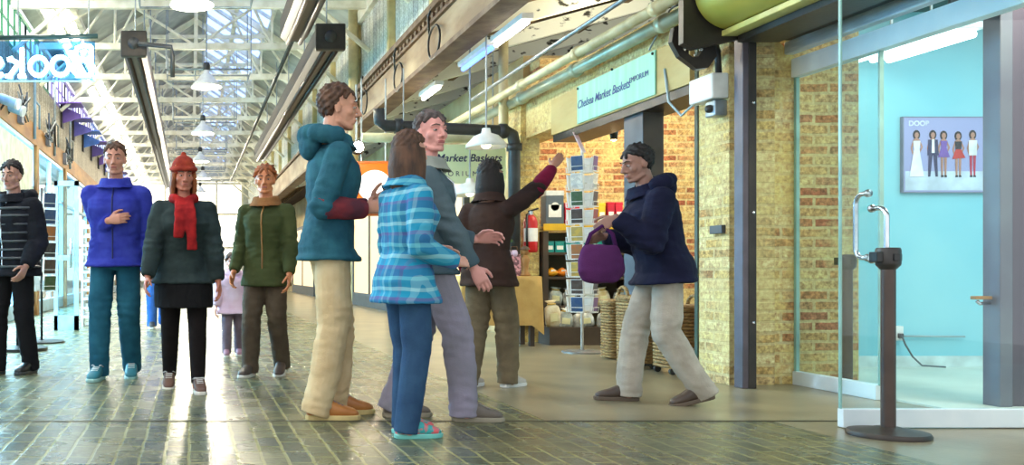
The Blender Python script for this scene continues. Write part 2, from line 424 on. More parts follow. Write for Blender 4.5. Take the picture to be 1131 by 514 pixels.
    for i in (0,1):
        b.capsule(hips[i], knees[i], .047*k, .034*k); b.capsule(knees[i], ank[i], .033*k, .021*k)
        cal = knees[i].lerp(ank[i], .28) + V((0,-.012*k,0)); b.capsule(cal, knees[i].lerp(ank[i],.55), .032*k, .026*k)
        f, Rp = fr[i]
        eloft(b, [(f((0,y,z)), Rp @ V((w*hs,0,0)), Rp @ V((0,0,h*hs))) for y, w, h, z in ((-.045,.018,.016,.040),(-.02,.022,.024,.046),(.05,.024,.018,.042),(.12,.030,.010,.034),(.16,.026,.007,.030),(.18,.014,.005,.028))], 14)
        b.capsule(ank[i], f((0,0,.04)), .022*k, .026*k)
        b.capsule(S(.787, (1-2*i)*.05*k, 0), sh[i], .030*k, .031*k); b.ball(sh[i], .031*k)
        b.capsule(sh[i], el[i], .029*k, .0235*k); b.capsule(el[i], wr[i], .0235*k, .0150*k)
        hand(b, wr[i]+hd[i][0].normalized()*.012*hs, hd[i][0], hd[i][1], 1-2*i, hs*(.94 if female else 1), hd[i][2])
    b.capsule(nb - V((0,0,.02*k)), hc + HM3 @ V((0,-.02,-.05))*hsz, .035*k*(.88 if female else 1), .031*k*(.88 if female else 1))
    head_parts(b, HM, hsz, female)
    me = remesh(b, .0052*q, 2)
    fd = face_details(HM, hsz, 1, 2, 3, 4)
    bm = bmesh.new(); bm.from_mesh(me); t = MB(); t.bm.free(); t.bm = bm; t.absorb(fd)
    for fc in bm.faces: fc.smooth = True
    bmesh.ops.recalc_face_normals(bm, faces=[f for f in bm.faces if f.material_index > 0]); bm.to_mesh(me); bm.free()
    sk = skin or (.80,.60,.50)
    nm = 'skin_%02d%02d%02d' % tuple(int(c*99) for c in sk)
    link_mesh('body', me, [SKIN(nm, sk), mat('lips_%02d'%int(lips[0]*99), lips, .4), mat('eye_white', (.74,.70,.67), .4), mat('iris', (.16,.11,.08), .2), mat('brow_%02d'%int(brow[0]*99), brow, .8)], root)
    jk = [(el[0], .13*k), (el[1], .13*k)]; jl = [(knees[0], .16*k), (knees[1], .16*k), (ank[0], .16*k), (ank[1], .16*k)]
    vx = .0075*q
    # --- bottom
    if bottom:
        sl = bottom.get('slim', 1.0); t = MB(); az = bottom.get('cuff', -.13)
        eloft(t, [r for r in torso_rings(.008, .455, .605)], 20)
        for i in (0,1):
            A = ank[i]; K = knees[i]; Hp = hips[i]; f, Rp = fr[i]
            end = A.lerp(K, az) + (V((0,-.010*k,0)) if sl > .9 else V((0,0,0)))
            th, kn, an = .049*k+.010*sl, .036*k+.022*sl, .024*k+.030*sl
            t.tube([Hp+V((0,0,.02)), Hp.lerp(K,.35), Hp.lerp(K,.8), K, K.lerp(A,.3), K.lerp(A,.7), end], [th*.98, th*.95, kn*1.08, kn, kn*.98*(1 if sl>.9 else .97), (kn*.4+an*.6), an], 18)
            t.ball(Hp+V((0,0,.01)), th*.98)
        m = remesh(t, vx, 2, .0028*sl, (10,10,7), seed=H*7, joints=jl if sl > .8 else ())
        link_mesh(bottom.get('name', 'trousers'), m, bottom['mat'], root)
    if extra and extra.get('skirt'):
        s_ = extra['skirt']; t = MB(); r0 = torso_rings(.018, .50, .605); c = pel.copy()
        w = r0[0][1].length; d = r0[0][2].length; F = frame(.5)
        mid = (knees[0]+knees[1])/2
        rr = [(V((mid.x,mid.y,s_['z'])), F @ V((w*1.06,0,0)), F @ V((0,d*1.2+.05,0))), (V(((mid.x+c.x)/2,(mid.y+c.y)/2,(s_['z']+c.z)/2)), F @ V((w*1.08,0,0)), F @ V((0,d*1.15,0)))] + r0
        eloft(t, rr, 24); m = remesh(t, vx, 2, .005, (22,22,2), seed=3); link_mesh('skirt', m, s_['mat'], root)
    # --- top
    if top:
        off = top.get('off', .018); t = MB()
        hem = top.get('hem', .47)
        eloft(t, torso_rings(off, .40, .835, flare=top.get('flare', .010), hem=hem), 24)
        for i in (0,1):
            sg = 1-2*i; e, w, s0 = el[i], wr[i], sh[i]
            rr = top.get('sleeve', 1.0)
            t.capsule(S(.785, sg*.045*k, -.004*k), s0, .030*k+off*.65, .030*k+off*.55)
            t.tube([s0, s0.lerp(e,.5), e], [.031*k+off*.6*rr, .030*k+off*.7*rr, .0265*k+off*.72*rr], 16); t.ball(s0, .031*k+off*.6*rr, 16, 10); t.ball(e, .0265*k+off*.75*rr, 14, 8)
            if not top.get('forearm_mat'):
                t.tube([e, e.lerp(w,.5), e.lerp(w,.93), e.lerp(w,.99)], [.0265*k+off*.75*rr, .0235*k+off*.7*rr, .019*k+off*.55, .018*k+off*.35], 16)
        m = remesh(t, vx, 2, top.get('wr', .004), top.get('wf', (9,9,7)), seed=H*3, joints=jk)
        link_mesh(top.get('name', 'jacket'), m, top['mat'], root)
        if top.get('forearm_mat'):
            for i in (0,1):
                e, w = el[i], wr[i]; t = MB(); rr = top.get('sleeve', 1.0)
                t.tube([e.lerp(sh[i],.10), e, e.lerp(w,.5), e.lerp(w,.93), e.lerp(w,.99)], [.027*k+off*.70*rr, .0262*k+off*.70*rr, .0235*k+off*.7*rr, .019*k+off*.55, .018*k+off*.35], 16)
                m = remesh(t, vx, 2, .004, (9,9,7), seed=i, joints=jk); link_mesh('sleeve', m, top['forearm_mat'], root)
        # collar / hood
        if top.get('collar'):
            t = MB(); F = frame(.84)
            c0 = S(.828,0,-.006*k)
            ring = lambda z, r: [(c0 + F @ V((r*1.08*math.cos(a), r*math.sin(a)*1.0 + .008, z + .012*(-math.sin(a))))) for a in [2*PI*j/24 for j in range(24)]]
            R0 = .052*k+off*.5
            t.rings([ring(-.03, R0*1.30), ring(.0, R0*1.08), ring(.022*k, R0*.96), ring(.026*k, R0*.88), ring(.012*k, R0*.80), ring(-.02, R0*.8)], cap=False, closed=True)
            m = remesh(t, .006*q, 2); link_mesh('collar', m, top.get('collar_mat', top['mat']), root)
        if top.get('hood'):
            t = MB(); F = frame(.82); c0 = S(.835,0,-.05*k)
            for j in range(9):
                a = PI*(j/8); t.ball(c0 + F @ V((.085*k*math.cos(a), -.03*k*math.sin(a)+.03*k*(1-math.sin(a)), .010*k*math.sin(a))), (.030*k,.034*k,.030*k), 12, 8)
            t.ball(c0 + F @ V((0,-.022*k,-.022*k)), (.062*k,.034*k,.048*k), 14, 10)
            m = remesh(t, .007*q, 3, .004, seed=2); link_mesh('hood', m, top['mat'], root)
        if top.get('zip'):
            t = MB(); pts = []
            for zf in (hem+.01, .52, .56, .60, .64, .68, .72, .765, .80, .815):
                if zf < hem: continue
                row = min(T, key=lambda r: abs(r[0]-zf)); zz = zf
                d = row[2]*k*(.5+.5*wide) + off*(1 if zf < .8 else .6) + row[3]*k
                pts.append(S(zz, 0, d + .001))
            for a_, b_ in zip(pts, pts[1:]): t.capsule(a_, b_, .006, .006, 8)
            t.build('zipper', top['zip'], root, True, local=True)
    # --- shoes
    if shoes:
        for i in (0,1):
            f, Rp = fr[i]; t = MB(); hi = shoes.get('hi', 1.0)
            eloft(t, [(f((0,y,z)), Rp @ V((w*hs,0,0)), Rp @ V((0,0,h*hs))) for y, w, h, z in
                ((-.068,.022,.030*hi,.052),(-.060,.033,.046*hi,.064),(-.03,.041,.058*hi,.074),(.02,.043,.060*hi,.076),(.06,.043,.046,.062),(.11,.047,.034,.049),(.15,.048,.028,.043),(.185,.040,.022,.037),(.205,.024,.014,.030))], 18, 2.6)
            m = remesh(t, .006*q, 2)
            so = link_mesh('shoe', m, shoes['mat'], root)
            t = MB(); rs = []
            out = [(-.070,.018),(-.062,.030),(-.035,.037),(.02,.038),(.07,.042),(.12,.049),(.16,.048),(.19,.040),(.212,.020)]
            poly = [(w,y) for y, w in out] + [(-w,y) for y, w in out[::-1]]
            for z, g in ((0,.97),(.004,1.02),(.022,1.03),(.027,.98)): rs.append([f((x*g,(y-.07)*g+.07,z)) for x, y in poly])
            t.rings(rs); t.build('sole', shoes['sole'], so, False, local=True)
            if shoes.get('lace'):
                t = MB()
                for j in range(4):
                    y = .055+.02*j; z = .108-.010*j
                    t.capsule(f((-.022,y,z)), f((.022,y+.004,z)), .004*hs, .004*hs, 6)
                for sx in (-1,1): t.tube([f((sx*.004,.055,.110)), f((sx*.035,.06,.114)), f((sx*.05,.045,.10)), f((sx*.012,.05,.110))], .003*hs, 6)
                t.build('lace', shoes['lace'], so, True, local=True)
    # --- hair
    if hair:
        t = MB(); st = hair['style']; N = 170; L = hair.get('len', .03); rr = random.Random(int(H*1000))
        for j in range(N):
            z = 1-2*(j+.5)/N; r = math.sqrt(1-z*z); a = j*2.39996; x, y = r*math.cos(a), r*math.sin(a)
            p = V((x*.073, -.012+y*.093, .036+z*.087))
            front = y > .35
            ok = (z > .52 if y > .55 else z > .30 if y > .15 else z > -.12 if y > -.15 else z > (-.62 if st != 'long' else -.7))
            if st == 'bald_top' and z > .6: ok = False
            if st == 'hat': ok = z > .12
            if not ok: continue
            down = V((x*.3, -.25 if y > 0 else -.1 + y*.3, -.9 + .9*max(0, z))); down = (down - V((x,y,z))*down.dot(V((x,y,z)))*.9).normalized()
            e = p + down*L*(.7+.6*rr.random()) + V((x,y,z))*.006
            t.capsule(p*.97, e + V((0,0,.004*rr.random())), .016 if st != 'short' else .0135, .010, 7)
        t.ball((0,-.016,.044), (.072,.090,.082), 16, 10)
        if st == 'long':
            for j in range(26):
                a = PI + (PI*1.25)*(j/25-.5)*1.0; a -= PI/2 + PI
                a = -PI/2 + (j/25-.5)*PI*1.22
                x, y = math.cos(a), math.sin(a); ln = hair.get('drop', .2)*(.85+.3*rr.random())
                p0 = V((x*.078, -.012+y*.096, .02)); p1 = V((x*.088, -.02+y*.106, -.08)); p2 = V((x*.085, -.024+y*.10, -.10-ln*.5)); p3 = V((x*.07, -.03+y*.085, -.10-ln))
                t.tube([p0,p1,p2,p3], [.018,.020,.017,.006], 8)
        if st == 'bun': t.ball((0,-.125,.06), (.036,.034,.036), 12, 8)
        t.bm.transform(HM @ Matrix.Scale(hsz,4))
        m = remesh(t, .006*q, 1); link_mesh('hair', m, hair['mat'], root)
    root_info = dict(el=el, wr=wr, sh=sh, S=S, HM=HM, hsz=hsz, frame=frame, pel=pel, hd=hd, k=k, knees=knees)
    return root, root_info
# ------------------------------------------------------------------ camera: 1.0 px = D/1000 m, vanishing point at (211, 300)
cam = bpy.data.cameras.new('camera'); camo = bpy.data.objects.new('camera', cam); COL.objects.link(camo)
cam.sensor_width = 36; cam.lens = 36*1000/1131; camo.location = (0,0,.8); camo.rotation_euler = (PI/2,0,0)
cam.shift_x = (565.5-211)/1131; cam.shift_y = (300-257)/1131; cam.clip_start = .05; cam.clip_end = 200
scene.camera = camo
gx = lambda px, D: (px-211)*D/1000
gz = lambda py, D: .8+(300-py)*D/1000

# ------------------------------------------------------------------ shared materials
brick_x = brick_mat('yellow_brick_x', 'x', [(.62,.46,.28),(.74,.61,.36),(.80,.70,.46),(.84,.76,.54),(.70,.54,.34)], (.78,.70,.50), wash=(.42,.58), washc=(.84,.76,.52))
brick_y = brick_mat('yellow_brick_y', 'y', [(.66,.42,.28),(.76,.62,.38),(.82,.72,.48),(.85,.77,.56),(.72,.54,.36)], (.80,.73,.54), wash=(.42,.58), washc=(.86,.76,.48))
brick_red = brick_mat('red_brick_y', 'y', [(.60,.33,.23),(.68,.46,.29),(.76,.60,.38),(.80,.68,.46),(.62,.38,.27)], (.80,.71,.51), wash=(.47,.66), washc=(.84,.75,.5))
paver = brick_mat('wood_block_pavers', 'f', [(.27,.30,.24),(.34,.36,.28),(.40,.40,.29),(.31,.34,.30),(.44,.43,.31)], (.56,.55,.37), bw=.23, bh=.105, ms=.008, rough=.25, bump=.4, wash=(.50,.72), washc=(.46,.45,.34))
concrete = mat('polished_concrete', (.58,.54,.43), .28, 0, (.47,.44,.35), 2.2, .15, 30)
cream = mat('cream_painted_steel', (.93,.92,.85), .5, 0, (.82,.80,.70), 5, .2, 30)
offwhite = mat('flaking_white_paint', (.90,.91,.85), .6, 0, (.22,.22,.18), 5, .3, 40, sharp=(.60,.64), stretch=(1,1,1.8))
deckwood = mat('aged_cream_planks', (.50,.41,.27), .75, 0, (.36,.28,.18), 4, .3, 25, stretch=(1,.2,1))
roofboard = mat('grey_roof_boards', (.74,.75,.71), .8, 0, (.58,.59,.57), 2, .2, 20)
boards_blue = brick_mat('pale_wall_boards', 'x', [(.74,.76,.72),(.80,.81,.75),(.68,.70,.68)], (.45,.45,.40), bw=.26, bh=9, ms=.012, bump=.6, rough=.7)
boards_tan = brick_mat('tan_wall_boards', 'x', [(.62,.59,.52),(.68,.65,.57),(.56,.53,.46)], (.38,.33,.26), bw=.26, bh=9, ms=.012, bump=.6, rough=.7)
rust = mat('rusty_brown_steel', (.45,.36,.27), .65, 0, (.30,.20,.12), 5, .4, 40)
fascia = mat('weathered_tan_fascia', (.66,.58,.46), .65, 0, (.47,.37,.26), 3, .3, 30, stretch=(1,.3,1))
amberwood = mat('amber_timber', (.68,.50,.26), .6, 0, (.50,.33,.15), 4, .3, 30, stretch=(1,.25,1))
dark = mat('dark_steel', (.15,.14,.13), .4, .3, (.22,.20,.18), 5, .15, 60)
black = mat('black_enamel', (.05,.05,.05), .35, 0, (.09,.09,.09), 6)
charcoal = mat('charcoal_pipe', (.17,.18,.19), .45, .2, (.24,.25,.25), 6)
alu = mat('brushed_aluminium', (.88,.92,.94), .35, .3, (.70,.76,.80), 3, stretch=(1,1,12))
alupaint = mat('pale_aluminium_rail', (.90,.94,.95), .4, 0, (.84,.90,.92), 4)
steel = mat('satin_steel', (.82,.83,.84), .22, 1, (.74,.75,.77), 6)
galv = mat('galvanised_conduit', (.64,.68,.70), .4, .6, (.52,.56,.58), 10)
ply = mat('pale_plywood', (.76,.69,.46), .65, 0, (.68,.58,.34), 3, .1, 30, stretch=(1,.4,1.5))
whitep = mat('white_enamel', (.90,.91,.90), .4, 0, (.84,.85,.84), 8)
whitecard = mat('white_card', (.92,.92,.90), .6, 0, (.86,.86,.85), 9)
cyanwall = mat('pale_cyan_plaster', (.55,.80,.84), .55, 0, (.48,.76,.82), 1.2)
glass = glass_mat('clear_glass', (.95,.99,.985), .0)
rack_wire = mat('white_wire', (.88,.88,.85), .4, 0, (.80,.80,.78), 12)
wicker = mat('wicker', (.66,.54,.33), .75, 0, (.42,.31,.17), 30, .5, 90, stretch=(1,1,3))

# ------------------------------------------------------------------ the hall
m = MB()
m.mi = 0; m.box(-7,1.9,-2,48,-.1,0); m.box(1.9,3.1,-2,4.82,-.1,0)
m.mi = 1; m.box(1.9,9,4.82,48,-.1,0); m.box(3.1,9,-2,4.82,-.1,0)
struct(m.build('floor', [paver, concrete]))
struct(MB().box(-7,4.2,4.815,4.845,0,.003).build('trim_1', mat('steel_floor_strip', (.30,.29,.22), .4, .4)))
m = MB().box(-2.96,-2.9,11,46,3.5,4.4)
struct(m.build('wall_left', boards_tan))
m = MB().box(2.9,2.96,3,46,3.86,5.2); struct(m.build('wall_right', boards_blue))
m = MB().box(-7,9,46,46.2,0,7.4); struct(m.build('wall_back', mat('pale_end_wall', (.80,.82,.78), .7)))
fo = MB()
for x in (-2.6,-1.3,0,1.3,2.6): fo.box(x-.05,x+.05,45.9,46,.3,5.4)
for z in (.3,2.0,3.7,5.4): fo.box(-2.65,2.65,45.9,46,z-.05,z+.05)
fo = struct(fo.build('window_90', MATS['cream_painted_steel']))
MB().box(-2.6,2.6,45.94,45.96,.3,5.4).build('pane', glow('daylit_end_glass', (1,.98,.90), 1.6), fo)
# the left shop front: timber header, posts, windows
o = MB().box(-3.02,-2.86,8,46,3.12,3.5,.01).build('beam', amberwood); struct(o); o.name = 'trim_2'
for i, y in enumerate((13.0, 16.6, 20.4, 25, 30, 36)):
    struct(MB().box(-2.98,-2.82,y,y+.22,0,3.12,.01).build('pillar', amberwood))
for i, (y0, y1) in enumerate(((9.5,13.0),(13.22,16.6),(16.82,20.4),(20.62,25),(25.22,30),(30.22,36))):
    w = MB(); 
    for a, b, c, d in ((y0,y1,3.05,3.12),(y0,y1,.02,.25),(y0,y0+.06,.25,3.05),(y1-.06,y1,.25,3.05),(y0,y1,2.3,2.36)): w.box(-2.96,-2.88,a,b,c,d)
    if y1-y0 > 3: w.box(-2.96,-2.88,(y0+y1)/2-.03,(y0+y1)/2+.03,.25,3.05)
    wo = struct(w.build('window_%d' % (i+1), mat('pale_blue_frame', (.62,.76,.86), .4)))
    MB().box(-2.925,-2.915,y0+.06,y1-.06,.25,3.05).build('pane', glass, wo)
# the shop behind it
struct(MB().box(-7.1,-7,6,46,0,3.4).build('wall_left_shop', mat('bright_blue_shop_wall', (.55,.80,.95), .7, 0, (.80,.90,.96), .7)))
struct(MB().box(-7,-2.98,6,46,3.3,3.4).build('ceiling_left_shop', mat('shop_ceiling', (.86,.90,.92), .8)))
struct(MB().box(-7,-2.98,5.9,6,0,3.4).build('wall_front_left_shop', whitep))
# clerestory, left: green steel windows above the boards
for i in range(14):
    y = 11+i*2.5; f = MB()
    for a, b, c, d in ((y,y+2.5,4.4,4.47),(y,y+2.5,5.13,5.2)): f.box(-2.98,-2.9,a,b,c,d)
    for j in range(6): f.box(-2.98,-2.91,y+j*.5-.03,y+j*.5+.03,4.47,5.13)
    f.box(-2.96,-2.92,y,y+2.5,4.78,4.82)
    fm = [mat('green_steel_sash', (.25,.55,.38), .5), mat('blue_steel_sash', (.30,.42,.72), .5), mat('violet_steel_sash', (.48,.40,.70), .5)][0 if i < 3 else 2 if i < 6 else 1]
    fo = struct(f.build('window_%d' % (i+10), fm))
    MB().box(-2.95,-2.94,y,y+2.5,4.47,5.13).build('pane', glow('daylit_frosted_glass', (.93,.96,1), 1.6), fo)
# purple and blue sunshade brackets fixed in a row along the left wall head
for i in range(9):
    y = 20.2+i*2.0; c = [(.50,.36,.74),(.44,.42,.80),(.30,.50,.86),(.40,.32,.66)][i % 4]
    t = thing('sunshade_bracket', 'small %s metal sunshade bracket, %s along the left wall below the skylight' % (['purple','violet','bright blue','plum'][i%4], ORD[i]), 'bracket', (-2.9,y,4.2), 0, 'brackets along the left wall')
    b = MB().prism([(-2.9,y,4.5),(-2.45,y,4.3),(-2.45,y,4.22),(-2.9,y,4.1)], (0,-.03,0), (0,.03,0)); b.box(-2.9,-2.42,y-.3,y+.3,4.5,4.53); b.build('blade', mat('bracket_paint_%d'%(i%4), c, .5), t)
    MB().box(-2.9,-2.86,y-.12,y+.12,4.0,4.56).build('back_plate', dark, t)

# ------------------------------------------------------------------ roof
RZ0, RZ1, RX = 5.2, 7.05, .1
def slope(x): return RZ1-(RZ1-RZ0)*abs(x-RX)/(2.9+(RX if x < RX else -RX))
def roof_strip(x0, x1, y0, y1, th=.06, lift=.0):
    m = MB(); m.prism([(x0,y0,slope(x0)+lift),(x1,y0,slope(x1)+lift),(x1,y0,slope(x1)+lift+th),(x0,y0,slope(x0)+lift+th)], (0,0,0), (0,y1-y0,0)); return m
rs = MB()
for x0, x1 in ((-2.95,-2.75),(-2.25,.1),(.1,.35),(1.75,2.95)): rs.absorb(roof_strip(x0,x1,-1,46,.06,.18))
struct(rs.build('ceiling', roofboard))
sky = glow('daylit_skylight_glass', (.60,.72,1), 1.6); sky2 = glow('sunlit_skylight_glass', (1,.98,.92), 16)
n = 30
for i in range(17):
    y = -1+i*2.765
    for x0, x1, gm in ((.35,1.75,sky),(-2.75,-2.25,sky2)):
        fr = MB()
        for xa, xb in ((x0,x0+.05),(x1-.05,x1),((x0+x1)/2-.02,(x0+x1)/2+.02)): fr.absorb(roof_strip(xa,xb,y,y+2.765,.08,.15))
        for ya in (y,y+.9,y+1.82,y+2.70): fr.absorb(roof_strip(x0,x1,ya,ya+.05,.08,.15))
        fo = struct(fr.build('window_%d' % n, mat('white_glazing_bar', (.84,.85,.80), .5))); n += 1
        roof_strip(x0+.02,x1-.02,y,y+2.765,.01,.24).build('pane', gm, fo)
# steel roof trusses
def truss(y, i):
    t = thing('roof_truss', 'cream painted steel roof truss spanning the hall, %s from the front' % (ORD[i] if i < 12 else 'one of the farthest'), 'truss', (0,y,5.0), 0, 'roof trusses')
    for sx in (-1, 1):
        x1 = sx*2.9
        m = MB(); m.prism([(x1,y,RZ0-.02),(RX,y,RZ1-.02),(RX,y,RZ1+.12),(x1,y,RZ0+.12)], (0,-.05,0), (0,.05,0)); m.build('rafter', cream, t)
        m = MB()
        for a, b in (((sx*1.5+.05,5.1),(sx*1.5+.05,slope(sx*1.5+.05))), ((RX,5.1),(sx*1.5+.05,slope(sx*1.5+.05))), ((sx*1.5+.05,5.1),(sx*.8+.07,slope(sx*.8+.07))), ((sx*2.2,5.1),(sx*1.5,slope(sx*1.5)))): m.tube([(a[0],y,a[1]),(b[0],y,b[1])], .028, 6)
        m.build('strut', cream, t)
        m = MB(); m.prism([(sx*2.88,y,4.2),(sx*2.88,y,5.1),(sx*1.9,y,5.1)], (0,-.02,0), (0,.02,0)) if False else m.tube([(sx*2.88,y,4.35),(sx*2.05,y,5.06)], .04, 6); m.build('knee_brace', cream, t)
    MB().box(-2.9,2.9,y-.05,y+.05,5.04,5.16).build('tie_beam', cream, t)
    MB().box(RX-.03,RX+.03,y-.03,y+.03,5.16,RZ1).build('king_post', cream, t)
    MB().box(-1.75,1.85,y-.035,y+.035,5.95,6.02).build('collar_tie', cream, t)
ty = [9.2+2.7*i for i in range(14)]
for i, y in enumerate(ty): truss(y, i)
for j, x in enumerate((-2.2,-1.0,1.0,2.2)):
    m = MB(); z = slope(x); m.box(x-.04,x+.04,2,46,z+.05,z+.17); struct(m.build('trim_%d' % (j+3), cream))
# pendant lamps down the ridge
bulb = glow('lamp_bulb', (1,.93,.72), 14)
for i, y in enumerate((11.5,16.6,22.2,27.9,33,39)):
    x = gx((212,228,224,221,224,221)[i], y)
    t = thing('pendant_lamp', 'white dome pendant lamp under the roof ridge, %s from the front' % ORD[i], 'lamp', (x,y,4.2), 0, 'pendant lamps')
    m = MB(); m.lathe([(.045,.30),(.06,.24),(.10,.20),(.19,.10),(.27,.02),(.285,-.02),(.27,-.02),(.18,.085),(.09,.185),(.03,.21)], (x,y,4.2), 28); m.build('shade', whitep, t, True)
    MB().lathe([(.0,.44),(.05,.43),(.065,.38),(.065,.30),(.045,.29)], (x,y,4.2), 16).build('socket_housing', charcoal, t, True)
    MB().ball((x,y,4.24), (.10,.10,.09), 16, 10).build('bulb', bulb, t, True)
    MB().tube([(x,y,4.6),(x,y,slope(x)+.18)], .012, 6).build('stem', galv, t)
    l = bpy.data.lights.new('lamp_light', 'POINT'); l.energy = 210; l.color = (1,.90,.68); l.shadow_soft_size = .12
    lo = bpy.data.objects.new('lamp_light', l); lo.location = (x,y,4.10); COL.objects.link(lo)
    # galvanised pipe frame slung round the lamp
    if i < 5:
        f = thing('lamp_cage', 'thin galvanised pipe cage slung around the %s pendant lamp' % ORD[i], 'lamp cage', (x,y+.9,4.6), 0, 'lamp cages')
        m = MB(); m.tube([(x-.75,y+.5,4.62),(x+.85,y+.5,4.62),(x+.85,y+1.6,4.62),(x-.75,y+1.6,4.62)], .02, 6, closed=True); m.build('ring', galv, f, True)
        m = MB(); m.tube([(x-.75,y+1.05,4.62),(x+.85,y+1.05,4.62)], .015, 6); m.tube([(x-.2,y+.5,4.62),(x-.2,y+1.6,4.62)], .015, 6); m.build('cross_bar', galv, f, True)
        for a, b in ((-.75,.5),(.85,.5),(-.75,1.6),(.85,1.6)):
            MB().tube([(x+a,y+b,4.62),(x+a,y+b,slope(x+a)+.15)], .010, 6).build('hanger', galv, f)
# long black lighting troughs
def trough(label, x, y0, y1, z, w=.36, h=.26):
    t = thing('light_trough', label, 'light trough', (x,y0,z), 0, 'light troughs')
    m = MB(); m.prism([(x-w/2,y0,z+h),(x-w/2,y0,z),(x-w*.3,y0,z-.07),(x+w*.3,y0,z-.07),(x+w/2,y0,z),(x+w/2,y0,z+h),(x+w/2-.02,y0,z+h),(x+w*.28,y0,z-.04),(x-w*.28,y0,z-.04),(x-w/2+.02,y0,z+h)], (0,0,0), (0,y1-y0,0)); m.build('channel', mat('black_trough_steel', (.08,.065,.055), .4, .1, (.17,.12,.09), 3, stretch=(1,.15,1)), t)
    for s in (-1,1): MB().tube([(x+s*w*.22,y0-.02,z-.09),(x+s*w*.22,y1,z-.09)], .035, 8).build('tube', mat('trough_tube_metal', (.24,.21,.20), .3, .4), t, True)
    MB().box(x-w*.56,x+w*.56,y0-.12,y0,z-.10,z+h+.04,.02).build('end_cap', dark, t)
    MB().lathe([(.0,-.15),(.09,-.15),(.09,-.12)], (x,y0,z+.10), 18, 'y').build('junction_box', charcoal, t, True)
    k = 0; y = y0+.3
    while y < y1:
        MB().tube([(x,y,z+h),(x,y,slope(x)+.15)], .012, 6).build('hanger', galv, t); y += 2.7
trough('long black lighting trough hanging over the left side of the hall', -.88, 14.0, 36, 4.20)
trough('long black lighting trough hanging beside the right wall panels', 2.08, 13.6, 27, 4.20, .40)
trough('short near black lighting trough overhead, its end cap above the central walkway', 1.5, 9.0, 13.2, 4.22, .40)
m = MB(); m.tube([(1.5,13.3,4.22),(1.5,34,4.22)], .035, 8); o = m.build('conduit_pipe', charcoal, None, True); tag(o, 'thin dark conduit running on from the short overhead lighting trough', 'pipe')
m = MB(); m.tube([(-.8,13.7,4.25),(-.3,13.7,4.2),(-.28,13.7,4.05),(-.28,13.75,3.75)], .035, 8); o = m.build('bent_pipe', charcoal, None, True); tag(o, 'short bent grey pipe at the end of the left lighting trough', 'pipe')

# ------------------------------------------------------------------ right gallery beam, posts, panels
struct(MB().box(2.84,3.02,3,46,3.29,3.84,.01).build('trim_8', fascia))
struct(MB().box(2.78,3.06,3,46,3.24,3.30,.005).build('trim_9', rust))
struct(MB().box(2.78,3.0,3,46,3.84,3.92,.005).build('trim_10', rust))
for i, y in enumerate((8.6,10.6,12.9,15.5,18.2,20.9,23.6,26.3,29,31.7,34.4)):
    struct(MB().box(2.80,2.90,y-.06,y+.06,3.92,5.2,.008).build('pillar', mat('yellowed_post_paint', (.78,.72,.50), .55)))
struct(MB().box(2.82,2.90,3,46,5.0,5.2).build('trim_11', cream))
o = tag(MB().tube([(2.76,15.4,1.9),(2.76,15.4,5.3)], .085, 14).build('standpipe', mat('cream_pipe_paint', (.82,.76,.56), .45), None, True), 'thick cream vertical pipe clamped to the right wall above the teal jacket man', 'pipe')
# toothed hanger rail with wire loops
t = thing('hanger_rail', 'rusty toothed rail running along the top of the right fascia board', 'rail', (2.8,8,3.7))
MB().box(2.80,2.84,8,16,3.70,3.74).build('rail', rust, t)
for i in range(40): MB().box(2.79,2.82,8.05+i*.2,8.13+i*.2,3.74,3.80).build('tooth', rust, t)
for i, (px, py, D) in enumerate(((398,112,14.6),(437,84,12.2),(478,45,10.4))):
    c = V((2.79,D,gz(py,D)))
    m = MB(); m.tube([c+V((0,.25*math.cos(a),.17*math.sin(a)*(1.2 if math.sin(a) < 0 else 1))) for a in [2*PI*k/18 for k in range(18)]], .013, 6, closed=True)
    m.tube([c+V((0,.2,.12)), c+V((0,.25,.35)), c+V((0,.1,.42))], .013, 6)
    tag(m.build('cable_loop', black, None, True), 'black cable loop hanging on the right fascia, %s from the front' % ['third','second','first'][i], 'cable', 'cable loops')
# fluorescent strips under the beam
for i, (y0, y1, c) in enumerate(((8.55,9.45,'white'),(9.55,10.6,'blue'),(11.6,12.4,'white'))):
    t = thing('fluorescent_strip', ['bright white fluorescent strip under the beam, nearest the front','blue fluorescent strip under the beam between two white ones','small white fluorescent strip under the beam, farthest back'][i], 'light', (3.2,y0,3.2))
    MB().box(3.12,3.24,y0,y1,3.19,3.25,.008).build('housing', whitep, t)
    MB().tube([(3.18,y0+.02,3.165),(3.18,y1-.02,3.165)], .028, 10).build('tube', glow('tube_%s' % c, (1,1,.97) if c == 'white' else (.35,.50,1), 9 if c == 'white' else 2.5), t, True)
# lean-to roof right of the beam: flaking rafters and planks
def lz(x): return 3.27+(x-2.95)*.27
for i in range(18):
    y = 4.0+1.38*i
    m = MB(); m.prism([(2.98,y,lz(2.98)),(7.2,y,lz(7.2)),(7.2,y,lz(7.2)+.19),(2.98,y,lz(2.98)+.19)], (0,-.05,0), (0,.05,0))
    m.box(2.98,3.06,y-.09,y+.09,lz(2.98)-.02,lz(2.98)+.24)
    struct(m.build('trim_%d' % (i+20), offwhite))
m = MB(); m.prism([(2.96,2,lz(2.96)+.24),(9,2,lz(9)+.24),(9,2,lz(9)+.30),(2.96,2,lz(2.96)+.30)], (0,0,0), (0,44,0)); struct(m.build('ceiling_lean_to', deckwood))
for i, x in enumerate((3.9,5.2)):
    struct(MB().box(x-.04,x+.04,3,46,lz(x)+.14,lz(x)+.24).build('trim_%d' % (i+40), deckwood))

